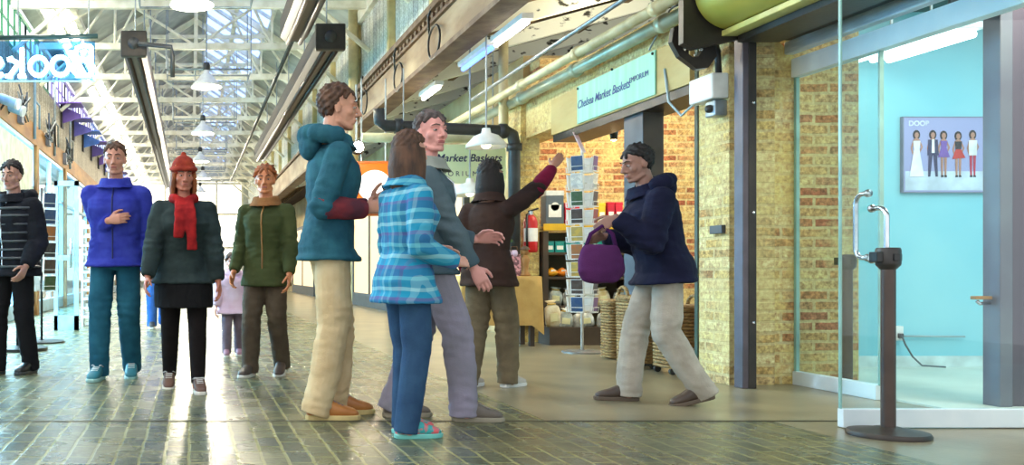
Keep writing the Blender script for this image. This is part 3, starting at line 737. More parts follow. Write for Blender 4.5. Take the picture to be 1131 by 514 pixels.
# ------------------------------------------------------------------ right wall: basket shop front
WX = 3.78
struct(MB().box(WX,WX+.3,6.4,9.5,2.56,2.86).absorb(MB().box(WX,WX+.3,9.5,10.6,2.3,2.86)).build('wall_right_shop', brick_x))
struct(MB().box(WX,WX+.32,6.36,6.78,0,2.56).build('pillar_brick', brick_x))
struct(MB().box(WX+.06,4.30,6.42,6.76,0,2.30).absorb(MB().prism([(3.84,6.42,2.30),(4.30,6.42,2.30),(4.16,6.42,2.44),(3.98,6.42,2.44)],(0,0,0),(0,.34,0))).build('pillar_brick_return', brick_y))
struct(MB().box(4.30,4.83,6.55,6.85,0,2.9).build('wall_shop_divider', brick_red))
struct(MB().box(WX+.3,8.5,10.6,10.9,0,3.3).build('wall_back_shop', brick_red))
struct(MB().box(4.0,8.6,10.9,46,0,3.4).build('wall_right_far', mat('ochre_plaster', (.74,.68,.50), .8, 0, (.60,.50,.34), 1.5)))
struct(MB().box(3.72,3.93,10.22,10.6,0,2.95).build('pillar_yellow', brick_mat('yellow_painted_brick', 'y', [(.74,.64,.36),(.82,.73,.46),(.66,.52,.28)], (.74,.66,.44), wash=(.45,.65), rough=.7)))
o = MB().box(WX-.035,WX-.002,6.80,9.42,2.212,2.58,.004).build('header_board', ply); tag(o, 'long pale plywood header board over the basket shop opening', 'header board')
o = MB().box(WX-.02,WX+.30,6.66,9.4,2.14,2.21).build('trim_12', dark); struct(o)
struct(MB().box(WX+.02,WX+.20,7.62,7.95,0,2.16,.006).build('column', mat('blue_grey_steel_column', (.30,.32,.35), .4, .3, (.22,.24,.27), 3)))
struct(MB().box(WX+.06,WX+.14,6.78,6.86,0,2.14).build('trim_13', mat('pink_primer_jamb', (.78,.62,.52), .5)))
struct(MB().box(WX-.01,WX+.05,6.74,6.78,0,2.6).build('trim_14', mat('green_edge_angle', (.18,.26,.18), .5)))
# cloth-printed sign on the header
t = thing('shop_sign', 'pale mint fabric banner with blue script reading Chelsea Market Baskets on the header board', 'sign', (WX-.05,7.9,2.4))
sm = mat('mint_sign_cloth', (.55,.78,.66), .6, 0, (.62,.84,.75), 2, stretch=(1,5,.2))
ya, yb = 7.28, 8.75
MB().box(WX-.050,WX-.036,ya,yb,2.225,2.585,.003).build('banner', sm, t)
mx = Matrix.Translation((WX-.052,(ya+yb)/2+.20,2.40)) @ Matrix(((0,0,-1,0),(-1,0,0,0),(0,1,0,0),(0,0,0,1)))
text_mesh('lettering', 'Chelsea Market Baskets', .108, mat('ink_blue', (.20,.28,.55), .6), t, mx, .3, .001, bold=.001)
mx2 = Matrix.Translation((WX-.052,ya+.26,2.42)) @ Matrix(((0,0,-1,0),(-1,0,0,0),(0,1,0,0),(0,0,0,1)))
text_mesh('small_lettering', 'EMPORIUM', .066, MATS['ink_blue'], t, mx2, 0, .001)
for y, z in ((ya+.03,2.56),(yb-.03,2.56),((ya+yb)/2,2.59)): MB().ball((WX-.055,y,z), .012, 8, 6).build('screw', dark, t, True)
# pipes along the wall head
def pipe(label, pts, r, m, name='pipe', clamps=(), group=None):
    t = thing(name, label, 'pipe', pts[0], 0, group); mb = MB(); mb.tube(pts, r, 12); mb.build('run', m, t, True)
    for p, ax in clamps:
        e = V({'x':(1,0,0),'y':(0,1,0),'z':(0,0,1)}[ax])*.04; MB().tube([V(p)-e, V(p)+e], r*1.3, 12).build('coupling', m, t, True)
    return t
cp = mat('cream_pipe', (.86,.84,.68), .4, 0, (.74,.70,.52), 5)
pipe('upper cream pipe running along the top of the brick shop wall', [(3.50,6.3,2.78),(3.50,12.4,2.78)], .045, cp, clamps=[((3.50,y,2.78),'y') for y in (6.8,8.2,9.6)])
pipe('lower silver-cream pipe running along the brick wall below the upper pipe', [(3.66,6.3,2.72),(3.66,12.4,2.72)], .055, mat('silver_cream_pipe', (.74,.78,.68), .35, .3, (.62,.66,.56), 4), clamps=[((3.66,y,2.72),'y') for y in (7.0,8.6,10)])
pipe('thin grey pipe running along the ceiling above the two wall pipes', [(3.40,6.3,2.95),(3.40,11.0,2.88)], .02, galv)
D = 10.14
pts = [(gx(418,D),D-.02,gz(128,D)+.08),(gx(419,D),D,gz(134,D)),(gx(426,D),D,gz(139,D)),(gx(560,D),D,gz(145,D)),(gx(566,D),D,gz(149,D)),(gx(568,D),D,gz(158,D)),(gx(568,D),D,.35)]
pipe('dark grey drain pipe crossing above the hanging sign and turning down beside the yellow pillar', pts, .065, charcoal, 'drain_pipe', [((gx(440,D),D,gz(139.5,D)),'x'),((gx(555,D),D,gz(145,D)),'x'),((gx(568,D),D,gz(163,D)),'z')])
D = 10.4
pipe('cream water pipe running level behind the dark drain pipe', [(gx(400,D),D,gz(152,D)),(gx(545,D),D,gz(153,D)),(gx(553,D),D,gz(150,D)),(gx(556,D),D,gz(140,D)),(gx(556,D),D,lz(3.6))], .055, cp, 'water_pipe', [((gx(470,D),D,gz(152.5,D)),'x')])
# header conduits
m = MB(); m.tube([(WX-.06,6.70,2.9),(WX-.08,7.0,2.82),(WX-.06,7.35,2.60)], .008, 6); tag(m.build('conduit_cable', galv, None, True), 'thin grey cable looping down to the mint fabric banner', 'cable')
# white alarm box with conduit
t = thing('alarm_box', 'white alarm box with a small grey camera mounted on the brick pier', 'alarm box', (WX,6.55,2.2))
MB().box(WX-.12,WX,6.36,6.66,2.02,2.20,.012).build('box', whitep, t)
MB().box(WX-.09,WX,6.38,6.50,1.90,2.01,.008).build('camera', galv, t)
MB().ball((WX-.10,6.43,1.955), .03, 12, 8).build('lens', charcoal, t, True)
m = MB(); m.tube([(WX-.05,6.40,2.20),(WX-.06,6.40,2.35),(WX-.05,6.45,2.44),(WX-.02,6.55,2.46)], .022, 8); m.build('hose', charcoal, t, True)
m = MB(); m.tube([(WX-.05,6.66,2.06),(WX-.07,6.85,1.98),(WX-.06,7.05,2.12),(WX-.04,7.15,2.40)], .010, 6); m.build('cable', mat('pale_blue_cable', (.66,.76,.80), .4), t, True)
m = MB(); m.tube([(WX-.06,6.66,2.30),(WX-.06,6.52,2.34),(WX-.06,6.40,2.36)], .03, 8); m.build('flex', galv, t, True)
tag(MB().box(WX-.03,WX,6.40,6.55,1.07,1.13,.004).build('outlet_box', mat('dark_grey_box', (.28,.30,.32), .5)), 'small dark grey outlet box low on the brick pier', 'outlet box')

# ------------------------------------------------------------------ roller shutter and shop entrance on the right
t = thing('roller_shutter', 'olive yellow roller shutter drum over the entrance with dark steel guides', 'roller shutter', (3.67,6.2,2.4))
sc_ = (3.68,0,2.70)
MB().tube([(3.68,2.2,2.70),(3.68,6.16,2.70)], .255, 40).build('drum', mat('olive_yellow_drum', (.72,.70,.32), .35, .2, (.66,.64,.27), 2), t, True, auto=AUTO)
MB().box(3.62,3.80,2.2,6.18,2.405,2.445,.006).build('lip', mat('pale_yellow_lip', (.80,.78,.45), .4), t)
MB().prism([(3.36,6.18,3.05),(3.36,6.18,2.36),(3.44,6.18,2.32),(3.80,6.18,2.40),(3.90,6.18,2.40),(3.90,6.18,3.05)], (0,0,0), (0,.06,0)).build('end_plate', dark, t)
# chain guard: teardrop ring
Y = 6.30
teard = [(3.66,2.30),(3.60,2.22),(3.52,2.21),(3.40,2.30),(3.345,2.40),(3.36,2.50),(3.43,2.53),(3.52,2.49),(3.64,2.40)]
inner = [(3.52+(x-3.50)*.52-.04, 2.37+(z-2.37)*.58+.015) for x, z in teard]
m = MB(); n_ = len(teard); m.rings([[V((x,Y,z)) for x, z in teard],[V((x,Y+.05,z)) for x, z in teard],[V((x,Y+.05,z)) for x, z in inner],[V((x,Y,z)) for x, z in inner]], closed=True)
g = m.build('chain_guard', dark, t); MB().box(3.40,3.56,Y+.01,Y+.04,2.36,2.385).absorb(MB().box(3.45,3.47,Y+.01,Y+.04,2.30,2.44)).build('spoke', dark, g)
MB().box(3.76,3.80,6.17,6.27,0,2.40,.004).build('guide', mat('violet_grey_steel', (.36,.33,.36), .4, .4), t)
MB().box(3.80,3.855,6.17,6.27,0,2.42,.004).build('guide', dark, t)
MB().box(3.855,3.87,6.20,6.26,0,2.38).build('guide_edge', mat('dark_green_edge', (.10,.22,.15), .4), t)
MB().box(3.72,4.0,2.2,6.16,2.36,2.405).build('bottom_rail', dark, t)
for z in (.45,1.2,1.95): MB().ball((3.83,6.168,z), .012, 8, 6).build('bolt', steel, t, True)
struct(MB().box(3.88,4.5,2.2,6.42,2.44,3.1).build('wall_over_entrance', mat('dark_brown_soffit', (.24,.20,.17), .7, 0, (.32,.27,.21), 3)))
GX = 4.28
m = MB(); m.box(GX-.04,GX+.04,2.5,6.40,2.17,2.30,.004); struct(m.build('trim_15', alupaint))
m = MB(); m.box(GX-.09,GX-.02,2.5,6.40,2.33,2.42,.01); struct(m.build('trim_16', alu))
pn = thing('glass_panel', 'tall fixed clear glass panel beside the brick pier with pale bottom rail', 'glass panel', (GX,6.0,0))
MB().box(GX-.006,GX+.006,5.62,6.40,.09,2.17).build('pane', glass, pn)
MB().box(GX-.03,GX+.03,5.62,6.40,0,.095,.004).build('bottom_rail', alupaint, pn)
MB().box(GX-.012,GX+.012,6.385,6.41,.09,2.17).build('edge_strip', mat('glass_edge_green', (.60,.78,.74), .2), pn)
MB().box(GX-.013,GX+.013,5.61,5.625,.09,2.17).build('edge_strip', MATS['glass_edge_green'], pn)
DY = 4.62
dr = struct(bpy.data.objects.new('door_1', None)); COL.objects.link(dr); dr.location = (GX,DY,0)
xl = gx(928,DY); 
MB().box(xl,GX+.02,DY-.006,DY+.006,.10,2.20).build('pane', glass, dr)
MB().box(xl,GX+.02,DY-.022,DY+.022,.005,.100,.004).build('bottom_rail', alupaint, dr)
MB().box(xl,GX+.02,DY-.022,DY+.022,2.20,2.28,.004).build('top_rail', alupaint, dr)
MB().box(xl-.004,xl+.004,DY-.008,DY+.008,.10,2.2).build('edge_strip', MATS['glass_edge_green'], dr)
for s, z0, z1, D2 in ((-1,.86,1.12,.11),(1,.87,1.20,.10)):
    xh = gx(961,DY); pts = []
    for k in range(7):
        a = PI/2*k/6; pts.append(V((xh, DY+s*(D2-.05+.05*math.sin(a)), z0+.05-.05*math.cos(a))))
    for k in range(7):
        a = PI/2*k/6; pts.append(V((xh, DY+s*(D2-.05+.05*math.cos(a)), z1-.05+.05*math.sin(a))))
    pts = [V((xh,DY+s*.008,z0))] + pts + [V((xh,DY+s*.008,z1))]
    MB().tube(pts, .0125, 12).build('handle', steel, dr, True)
    for z in (z0,z1): MB().lathe([(.0,0),(.02,0),(.02,.012*s),(.0,.012*s)], (xh,DY+s*.007,z), 14, 'y').build('rosette', steel, dr, True)
# belt posts
def belt_post(label, x, y, r=.17, mt=None):
    t = thing('belt_post', label, 'belt post', (x,y,0)); pm = mt or mat('bronze_brown_post', (.27,.22,.20), .4, .3, (.33,.27,.24), 4)
    MB().lathe([(0,.0),(r,0),(r*1.01,.012),(r*.97,.024),(r*.5,.036),(.05,.045),(0,.047)], (x,y,0), 36).build('base', mat('dark_brown_base', (.24,.21,.19), .45, .2), t, True, auto=AUTO)
    MB().tube([(x,y,.04),(x,y,.83)], .031, 20).build('pole', pm, t, True, auto=AUTO)
    MB().lathe([(.033,.81),(.050,.83),(.052,.84),(.052,.905),(.047,.915),(.0,.917)], (x,y,0), 20).build('head', mat('dark_post_head', (.20,.18,.17), .4), t, True, auto=AUTO)
    MB().box(x-.075,x-.045,y-.028,y+.028,.845,.895,.004).build('belt_end', black, t)
    for a in (0,PI/2,PI): MB().obox(V((x+.048*math.cos(a),y-.048*math.sin(a),.868)), (.02,.03,.035), Matrix.Rotation(-a,3,'Z'), .003).build('belt_slot', black, t)
    return t
belt_post('brown retractable belt post standing in front of the open glass door', gx(981,4.4), 4.4)
belt_post('brown belt post behind the fixed glass panel, standing in for a post reflection', gx(936,6.2), 6.2, .15)  # second post added in place of the front post's reflection
m = MB(); c = V((gx(948,4.78),4.78,.0)); m.lathe([(.0,.055),(.022,.05),(.034,.03),(.030,.0)], c, 16); o = m.build('door_stop', black, None, True); tag(o, 'small black rubber door stop on the floor at the glass door', 'door stop')
# the shop behind the glass
struct(MB().box(4.34,9,1.5,7.5,0,.012).build('floor_shop', mat('pale_shop_floor', (.80,.84,.80), .4, 0, (.74,.78,.74), 2)))
struct(MB().box(4.83,9.2,7.5,7.6,0,2.95).build('wall_back_right_shop', cyanwall))
struct(MB().box(4.83,9.2,7.47,7.5,.012,.10).build('baseboard_back', mat('pale_baseboard', (.82,.90,.90), .5)))
struct(MB().box(9.1,9.2,1.5,7.5,0,2.95).build('wall_side_right_shop', cyanwall))
struct(MB().box(4.5,9.2,1.5,7.6,2.95,3.02).build('ceiling_right_shop', mat('dark_teal_ceiling', (.30,.42,.42), .8)))
DC = 5.25
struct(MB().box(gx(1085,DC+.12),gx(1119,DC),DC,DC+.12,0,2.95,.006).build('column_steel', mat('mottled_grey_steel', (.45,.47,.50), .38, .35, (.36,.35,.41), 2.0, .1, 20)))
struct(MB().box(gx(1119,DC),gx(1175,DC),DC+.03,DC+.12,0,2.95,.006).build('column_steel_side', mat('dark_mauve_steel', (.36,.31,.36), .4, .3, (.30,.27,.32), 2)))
# four-tube fitting added in place of strip lights reflected in the glass
t = thing('reflection_light', 'four tube fluorescent fitting behind the glass, standing in for reflected strip lights', 'light', (5.45,6.9,2.6))
MB().box(5.18,5.72,6.5,7.35,2.55,2.60,.01).build('housing', whitep, t)
for i in range(4): MB().tube([(5.25+.13*i,6.53,2.515),(5.25+.13*i,7.32,2.515)], .03, 10).build('tube', glow('reflection_tube', (.93,1,1), 4), t, True)
for x in (5.3,5.6): MB().tube([(x,6.85,2.60),(x,6.85,2.95)], .01, 6).build('hanger', galv, t)
t = thing('ceiling_spotlight', 'small black spotlight hanging near the steel column inside the shop', 'spotlight', (gx(1057,6.5),6.5,2.9))
x = gx(1057,6.5); MB().tube([(x,6.5,2.95),(x,6.5,2.80)], .012, 8).build('stem', black, t); MB().lathe([(.0,0),(.04,0),(.05,-.03),(.055,-.12),(.05,-.12),(.0,-.06)], (x,6.5,2.80), 16).build('head', black, t, True, auto=AUTO)
t = thing('ceiling_lamp', 'small round warm lamp flush on the shop ceiling behind the glass', 'lamp', (gx(1040,6.8),6.8,2.9)); x = gx(1040,6.8)
MB().lathe([(.0,2.95),(.13,2.95),(.14,2.91),(.0,2.90)], (x,6.8,0), 24).build('disc', glow('warm_disc', (1,.90,.70), 3), t, True); MB().lathe([(.14,2.95),(.165,2.95),(.165,2.90),(.14,2.90)], (x,6.8,0), 24).build('rim', alu, t, True)
# wall poster with five posing women
PY = 7.47; x0, x1, z0, z1 = gx(998,PY), gx(1090,PY), gz(212,PY), gz(130,PY)
t = thing('wall_poster', 'lavender wall poster of five women posing in a row, behind the glass', 'poster', ((x0+x1)/2,PY,(z0+z1)/2))
MB().box(x0,x1,PY,PY+.028,z0,z1).build('print', mat('lavender_print', (.62,.63,.80), .4, 0, (.60,.61,.78), 2), t)
MB().box(x0+.012,x1-.012,PY-.002,PY,z0+.012,z0+.17).build('pale_ground', mat('pale_print', (.80,.86,.93), .4), t)
fm = MB()
for a, b, c, d in ((x0-.008,x1+.008,z1,z1+.008),(x0-.008,x1+.008,z0-.008,z0),(x0-.008,x0,z0,z1),(x1,x1+.008,z0,z1)): fm.box(a,b,PY-.004,PY+.028,c,d)
fm.build('edge', mat('grey_print_edge', (.50,.52,.60), .4), t)
text_mesh('lettering', 'DOOB', .058, mat('pale_letter', (.86,.89,.97), .5), t, Matrix.Translation((x0+.125,PY-.003,z1-.05)) @ Matrix.Rotation(PI/2,4,'X'), 0, .0005, bold=.002)
pmats = {k: mat('print_'+k, c, .45) for k, c in dict(skin=(.72,.52,.44), hair=(.16,.11,.10), gown=(.92,.92,.97), navy=(.20,.20,.36), white=(.95,.95,.96), purple=(.48,.34,.68), black=(.12,.10,.12), red=(.78,.20,.16), crimson=(.76,.16,.28)).items()}
def flat(poly, mname, nm, y): return MB().prism([(x,y,z) for x, z in poly], (0,0,0), (0,.0015,0)).build(nm, pmats[mname], t)
def disc(cx, cz, rx, rz, mname, nm, y): return flat([(cx+rx*math.cos(2*PI*k/14), cz+rz*math.sin(2*PI*k/14)) for k in range(14)], mname, nm, y)
zb = z0+.125
for i, px in enumerate((1012,1030,1042,1058,1074)):
    cx = gx(px,PY); h = (.375,.375,.37,.365,.375)[i]; zt = zb+h; y = PY-.004
    disc(cx, zt-.03, .030, .040, 'hair', 'printed_hair', y+.001); disc(cx, zt-.032, .017, .023, 'skin', 'printed_face', y-.001)
    sk = lambda p: flat(p, 'skin', 'printed_skin', y)
    sk([(cx-.008,zt-.055),(cx+.008,zt-.055),(cx+.034,zt-.08),(cx-.034,zt-.08)])
    sk([(cx+.030,zt-.08),(cx+.052,zt-.13),(cx+.030,zt-.175),(cx+.022,zt-.165),(cx+.038,zt-.13),(cx+.020,zt-.09)])
    sk([(cx-.030,zt-.08),(cx-.048,zt-.14),(cx-.034,zt-.19),(cx-.026,zt-.185),(cx-.036,zt-.14),(cx-.020,zt-.09)])
    if i == 0: flat([(cx-.03,zt-.08),(cx+.03,zt-.08),(cx+.022,zt-.15),(cx+.06,zb),(cx-.06,zb),(cx-.022,zt-.15)], 'gown', 'printed_dress', y-.002)
    elif i == 1:
        flat([(cx-.038,zt-.07),(cx+.038,zt-.07),(cx+.046,zt-.20),(cx+.03,zt-.20),(cx-.03,zt-.20),(cx-.046,zt-.20)], 'navy', 'printed_jacket', y-.002)
        flat([(cx-.010,zt-.068),(cx+.010,zt-.068),(cx+.012,zt-.18),(cx-.012,zt-.18)], 'white', 'printed_shirt', y-.003)
        for s in (-1,1): flat([(cx+s*.003,zt-.19),(cx+s*.034,zt-.19),(cx+s*.040,zb),(cx+s*.022,zb)], 'navy', 'printed_leg', y-.001)
    elif i == 2: flat([(cx-.03,zt-.075),(cx+.03,zt-.075),(cx+.02,zt-.13),(cx+.05,zt-.21),(cx-.05,zt-.21),(cx-.02,zt-.13)], 'purple', 'printed_dress', y-.002)
    elif i == 3:
        flat([(cx-.03,zt-.075),(cx+.03,zt-.075),(cx+.022,zt-.14),(cx-.022,zt-.14)], 'black', 'printed_top', y-.002); flat([(cx-.022,zt-.14),(cx+.022,zt-.14),(cx+.058,zt-.21),(cx-.050,zt-.22)], 'red', 'printed_skirt', y-.002)
    else: flat([(cx-.034,zt-.075),(cx+.034,zt-.075),(cx+.032,zt-.20),(cx-.032,zt-.20)], 'white', 'printed_top', y-.002)
    if i >= 2:
        for s in (-1,1): flat([(cx+s*.004,zt-.20),(cx+s*.026,zt-.20),(cx+s*.020,zb),(cx+s*.008,zb)], 'crimson' if i == 4 else 'skin', 'printed_leg', y-.0005)
        for s in (-1,1): flat([(cx+s*.004,zb+.012),(cx+s*.022,zb+.012),(cx+s*.026,zb-.004),(cx+s*.004,zb-.004)], 'black', 'printed_shoe', y-.002)
# wall outlet and cord, door lever
t = thing('wall_outlet', 'white wall outlet low on the cyan wall behind the glass', 'outlet', (gx(991,7.48),7.47,.28))
x = gx(991,7.48); MB().box(x-.035,x+.035,7.455,7.5,.23,.35,.006).build('plate', whitep, t); MB().box(x-.018,x+.018,7.43,7.455,.25,.29,.004).build('plug', charcoal, t)
m = MB(); m.tube([(x,7.43,.27),(x+.02,7.42,.20),(x+.08,7.42,.10),(x+.14,7.40,.03),(x+.30,7.36,.022)], .007, 8); tag(m.build('power_cord', mat('grey_cord', (.35,.40,.42), .5), None, True), 'dark power cord trailing from the wall outlet to the shop floor', 'cord')
tag(MB().tube([(x+.05,7.47,.265),(x+.55,7.47,.262)], .008, 6).build('surface_cable', mat('pale_grey_cable', (.62,.72,.74), .5), None, True), 'thin grey cable running level along the cyan wall by the outlet', 'cable')
t = thing('wall_hook', 'wooden and steel hook on the side of the grey steel column', 'hook', (gx(1083,DC),DC+.05,.62)); x = gx(1085,DC+.12)
MB().box(x-.10,x,DC+.05,DC+.09,.635,.655,.004).build('peg', amberwood, t); MB().tube([(x,DC+.07,.615),(x-.06,DC+.07,.61),(x-.075,DC+.07,.625)], .010, 8).build('hook', steel, t, True)
# ------------------------------------------------------------------ left side: neon book sign, racks, door
SD = 13.0
t = thing('neon_sign', 'blue glass sign with white neon Books lettering seen from behind, top left', 'sign', (-2.1,SD,3.5))
xr = gx(105,SD); zt, zb = gz(44,SD), gz(89,SD)
MB().box(-2.88,xr,SD-.008,SD+.008,zb,zt-.02).build('panel', glass_mat('blue_sign_glass', (.30,.64,1), .05), t)
MB().tube([(-2.9,SD,gz(42,SD)),(gx(108,SD),SD,gz(40,SD))], .035, 10).build('top_bar', mat('dark_green_bar', (.08,.24,.26), .4), t, True)
MB().box(-2.88,xr,SD-.014,SD+.014,zb-.02,zb).build('bottom_channel', mat('pale_cyan_channel', (.60,.86,.95), .4), t)
neon = glow('neon_white', (.80,.95,1), 9)
def arc(cx, cz, rx, rz, a0, a1, n=16): return [(cx+rx*math.cos(math.radians(a0+(a1-a0)*k/n)), cz+rz*math.sin(math.radians(a0+(a1-a0)*k/n))) for k in range(n+1)]
P_ = lambda pts: [(gx(x,SD), SD-.05, gz(y,SD)) for x, y in pts]
letters = {
 'letter_b': [[(101,52),(101,84)], [(101,52),(92,51),(85,54),(84,61),(88,66),(100,67)], [(100,67),(88,67),(81,72),(81,79),(86,84),(101,84)]],
 'letter_o': [[(67+9.5*math.cos(2*PI*k/20), 73.5+10*math.sin(2*PI*k/20)) for k in range(21)]],
 'letter_o.001': [[(43+9.5*math.cos(2*PI*k/20), 74+10*math.sin(2*PI*k/20)) for k in range(21)]],
 'letter_k': [[(25,54),(25,85)], [(21,85),(29,85)], [(25,73),(12,66)], [(21,71),(11,85)], [(7,85),(14,85)], [(9,67),(15,65)]],
 'letter_s': [[(-8,67),(-4,65),(1,66),(3,70),(0,74),(-5,77),(-8,81),(-5,85),(0,85),(4,82)]]}
for nm, sts in letters.items():
    m = MB()
    for s in sts: m.tube(P_(s), .030, 8)
    m.build(nm.split('.')[0], neon, t, True)
for px in (84,60,30): MB().box(gx(px,SD)-.01,gx(px,SD)+.01,SD-.05,SD,gz(86,SD)-.01,gz(86,SD)+.01).build('standoff', steel, t)
MB().tube([(gx(20,SD),SD,gz(42,SD)),(gx(20,SD),SD,5.2)], .012, 6).build('hanger', galv, t); MB().tube([(gx(98,SD),SD,gz(40,SD)),(gx(98,SD),SD,slope(gx(98,SD))+.15)], .012, 6).build('hanger', galv, t)
# flood lamps and conduits on the header
for i, (px, py, D) in enumerate(((8,112,13.6),(14,120,14.2))):
    c = V((gx(px,D)-.02,D,gz(py,D)))
    t = thing('flood_lamp', 'pale blue cylinder flood lamp on the timber header, %s' % ('upper one' if i == 0 else 'lower one'), 'lamp', c, 0, 'flood lamps')
    MB().tube([c+V((-.12,0,.06)),c+V((.18,-.05,-.05))], .075, 16).build('barrel', mat('pale_blue_enamel', (.66,.82,.90), .4), t, True, auto=AUTO)
    MB().tube([c+V((.175,-.049,-.048)),c+V((.21,-.055,-.06))], .085, 16).build('rim', whitep, t, True, auto=AUTO)
    MB().tube([c,c+V((-.08,0,-.12)),c+V((-.2,0,-.16))], .02, 6).build('bracket', dark, t)
for i, (px, D) in enumerate(((44,16.4),(68,18.8),(82,21.2))):
    x = -2.83; m = MB(); m.tube([(x,D,3.2),(x,D,4.9)], .028, 8); m.tube([(x,D,3.9),(x,D+.5,3.9),(x,D+.5,3.45)], .02, 8)
    o = m.build('wall_conduit', galv if i else mat('pale_blue_conduit', (.55,.70,.82), .4), None, True); tag(o, 'vertical %s conduit on the tan boards, %s from the left frame edge' % ('pale blue' if i == 0 else 'grey', ORD[i]), 'conduit', 'wall conduits')
rr = random.Random(4)
for i, (y, z) in enumerate(((15.0,3.55),(17.9,3.58),(20.3,3.5))):
    t = thing('cable_bundle', 'tangled dark cables and brackets on the timber header, %s from the left frame edge' % ORD[i], 'cable bundle', (-2.83,y,z), 0, 'cable bundles')
    for k in range(5):
        p = [V((-2.82+rr.uniform(0,.1), y+rr.uniform(-.5,.5), z+rr.uniform(-.25,.30))) for _ in range(5)]
        m = MB(); m.tube(p, .016, 6); m.build('cable', [charcoal, galv, mat('blue_grey_cable', (.35,.40,.48), .5)][k % 3], t, True)
    MB().box(-2.86,-2.78,y-.12,y+.12,z-.30,z-.05,.01).build('box', mat('grey_junction_box', (.45,.47,.52), .5), t)
# bright sign panel in the first shop window
o = MB().box(-2.90,-2.87,13.3,16.4,1.7,3.0,.004).build('window_poster', mat('pale_green_poster', (.84,.90,.84), .6)); tag(o, 'large pale poster panel in the first left shop window', 'poster')
# open glass shop door
t = struct(bpy.data.objects.new('door_2', None)); COL.objects.link(t); D = 12.3; t.location = (gx(60,D),D,0)
xa, xb, zt = gx(60,D), gx(87,D), gz(200,D); wf = mat('pale_blue_door_frame', (.72,.86,.94), .35)
m = MB(); m.box(xa,xa+.05,D-.03,D+.03,0,zt); m.box(xb-.06,xb,D-.03,D+.03,0,zt); m.box(xa,xb,D-.03,D+.03,zt-.07,zt); m.box(xa,xb,D-.03,D+.03,0,.20); m.box(xa,xb,D-.025,D+.025,.95,1.02); m.build('frame', wf, t)
MB().box(xa+.05,xb-.06,D-.006,D+.006,.2,zt-.07).build('pane', glass_mat('cyan_glass', (.70,.92,1), .06), t)
MB().tube([(xb-.10,D-.06,.85),(xb-.10,D-.06,1.25)], .015, 8).build('handle', steel, t, True)
# white slatted newspaper stand beyond the door
D = 13.2; xa, xb = gx(91,D), gx(106,D)
t = thing('newspaper_stand', 'tall white slatted newspaper stand beyond the open glass door on the left', 'stand', ((xa+xb)/2,D,0))
for x in (xa,xb): MB().box(x-.015,x+.015,D-.02,D+.25,0,1.55).build('upright', whitep, t)
for k in range(11):
    z = .12+.13*k; m = MB(); m.prism([(xa,D-.05,z),(xa,D+.22,z+.05),(xa,D+.22,z+.075),(xa,D-.05,z+.025)], (0,0,0), (xb-xa,0,0)); m.build('shelf', whitep, t)
# wire card racks
pals = [(.26,.19,.15),(.56,.15,.13),(.14,.26,.42),(.72,.60,.26),(.22,.32,.17),(.42,.26,.48),(.85,.84,.80),(.12,.12,.14),(.62,.36,.15)]
pnames = ['brown','red','blue','yellow','green','violet','white','black','orange']
def card_mat(i): return mat('card_%s' % pnames[i], pals[i], .35, 0, tuple(min(1,c*.75+.10) for c in pals[i]), 26, sharp=(.45,.52))
def card_rack(name, label, loc, tiers, z0, dz, rad, cw, ch, base_r, top_sign=True, seedv=1, where='', cols=(0,1,2,3), black_base=False):
    x, y = loc; t = thing(name, label, 'rack', (x,y,0)); rr = random.Random(seedv)
    MB().lathe([(0,0),(base_r,0),(base_r,.015),(base_r*.85,.025),(.03,.03)], (x,y,0), 28).build('base', black if black_base else mat('steel_base', (.55,.54,.52), .4, .4), t, True, auto=AUTO)
    ztop = z0+tiers*dz
    MB().tube([(x,y,.03),(x,y,ztop+.05)], .014, 10).build('pole', rack_wire if not black_base else black, t, True)
    for k in range(tiers):
        for j in range(4):
            a = PI/4 + j*PI/2; c = V((x+rad*math.cos(a), y+rad*math.sin(a), z0+k*dz)); u = V((-math.sin(a), math.cos(a), 0)); o = V((math.cos(a), math.sin(a), 0))
            m = MB(); h = ch*.95; lean = o*.018
            A, B = c-u*cw*.55, c+u*cw*.55; w = .0042
            m.tube([A,B,B+V((0,0,h))+lean,A+V((0,0,h))+lean], w, 5, closed=True)
            m.tube([A+o*.03,B+o*.03,B+o*.034+V((0,0,h*.35)),A+o*.034+V((0,0,h*.35))], w, 5, closed=True)
            m.tube([A,A+o*.03], w, 4); m.tube([B,B+o*.03], w, 4); m.tube([c+lean*.5+V((0,0,h*.5)), V((x,y,c.z+h*.5))], w, 4)
            m.build('pocket', rack_wire, t)
            if j in cols:
                i = rr.randrange(len(pals)); R = Matrix((u, o, V((0,0,1)))).transposed()
                cc = c + o*.016 + V((0,0,ch*.5+.006)) + lean*.5
                cm = MB(); cm.obox(cc, (cw,.004,ch), R @ Matrix.Rotation(-.10,3,'X'), 0)
                co = cm.build('postcard', whitecard); cm2 = MB(); cm2.obox(cc+o*.0025, (cw*.95,.002,ch*.94), R @ Matrix.Rotation(-.10,3,'X'), 0)
                cm2.build('picture', card_mat(i), co)
                side = {0:'back right',1:'back left',2:'front left',3:'front right'}[j]
                tag(co, '%s card in the %s column, %s pocket up, of the %s' % (pnames[i], side, ORD[k], where), 'card', 'cards in the %s' % where)
    if top_sign:
        m = MB(); z = ztop+.02; m.prism([(x-.10,y-.02,z+.20),(x-.06,y-.02,z+.20),(x+.03,y-.02,z),(x-.005,y-.02,z)], (0,0,0), (0,.012,0)); m.build('top_flag', mat('pink_white_flag', (.90,.66,.72), .5, 0, (.95,.92,.92), 8), t)
    return t
card_rack('postcard_rack', 'tall white wire postcard spinner standing before the basket shop shelves', (gx(643,8.9),8.9), 9, .40, .172, .10, .115, .145, .19, True, 3, 'postcard spinner', (1,2,3,0))
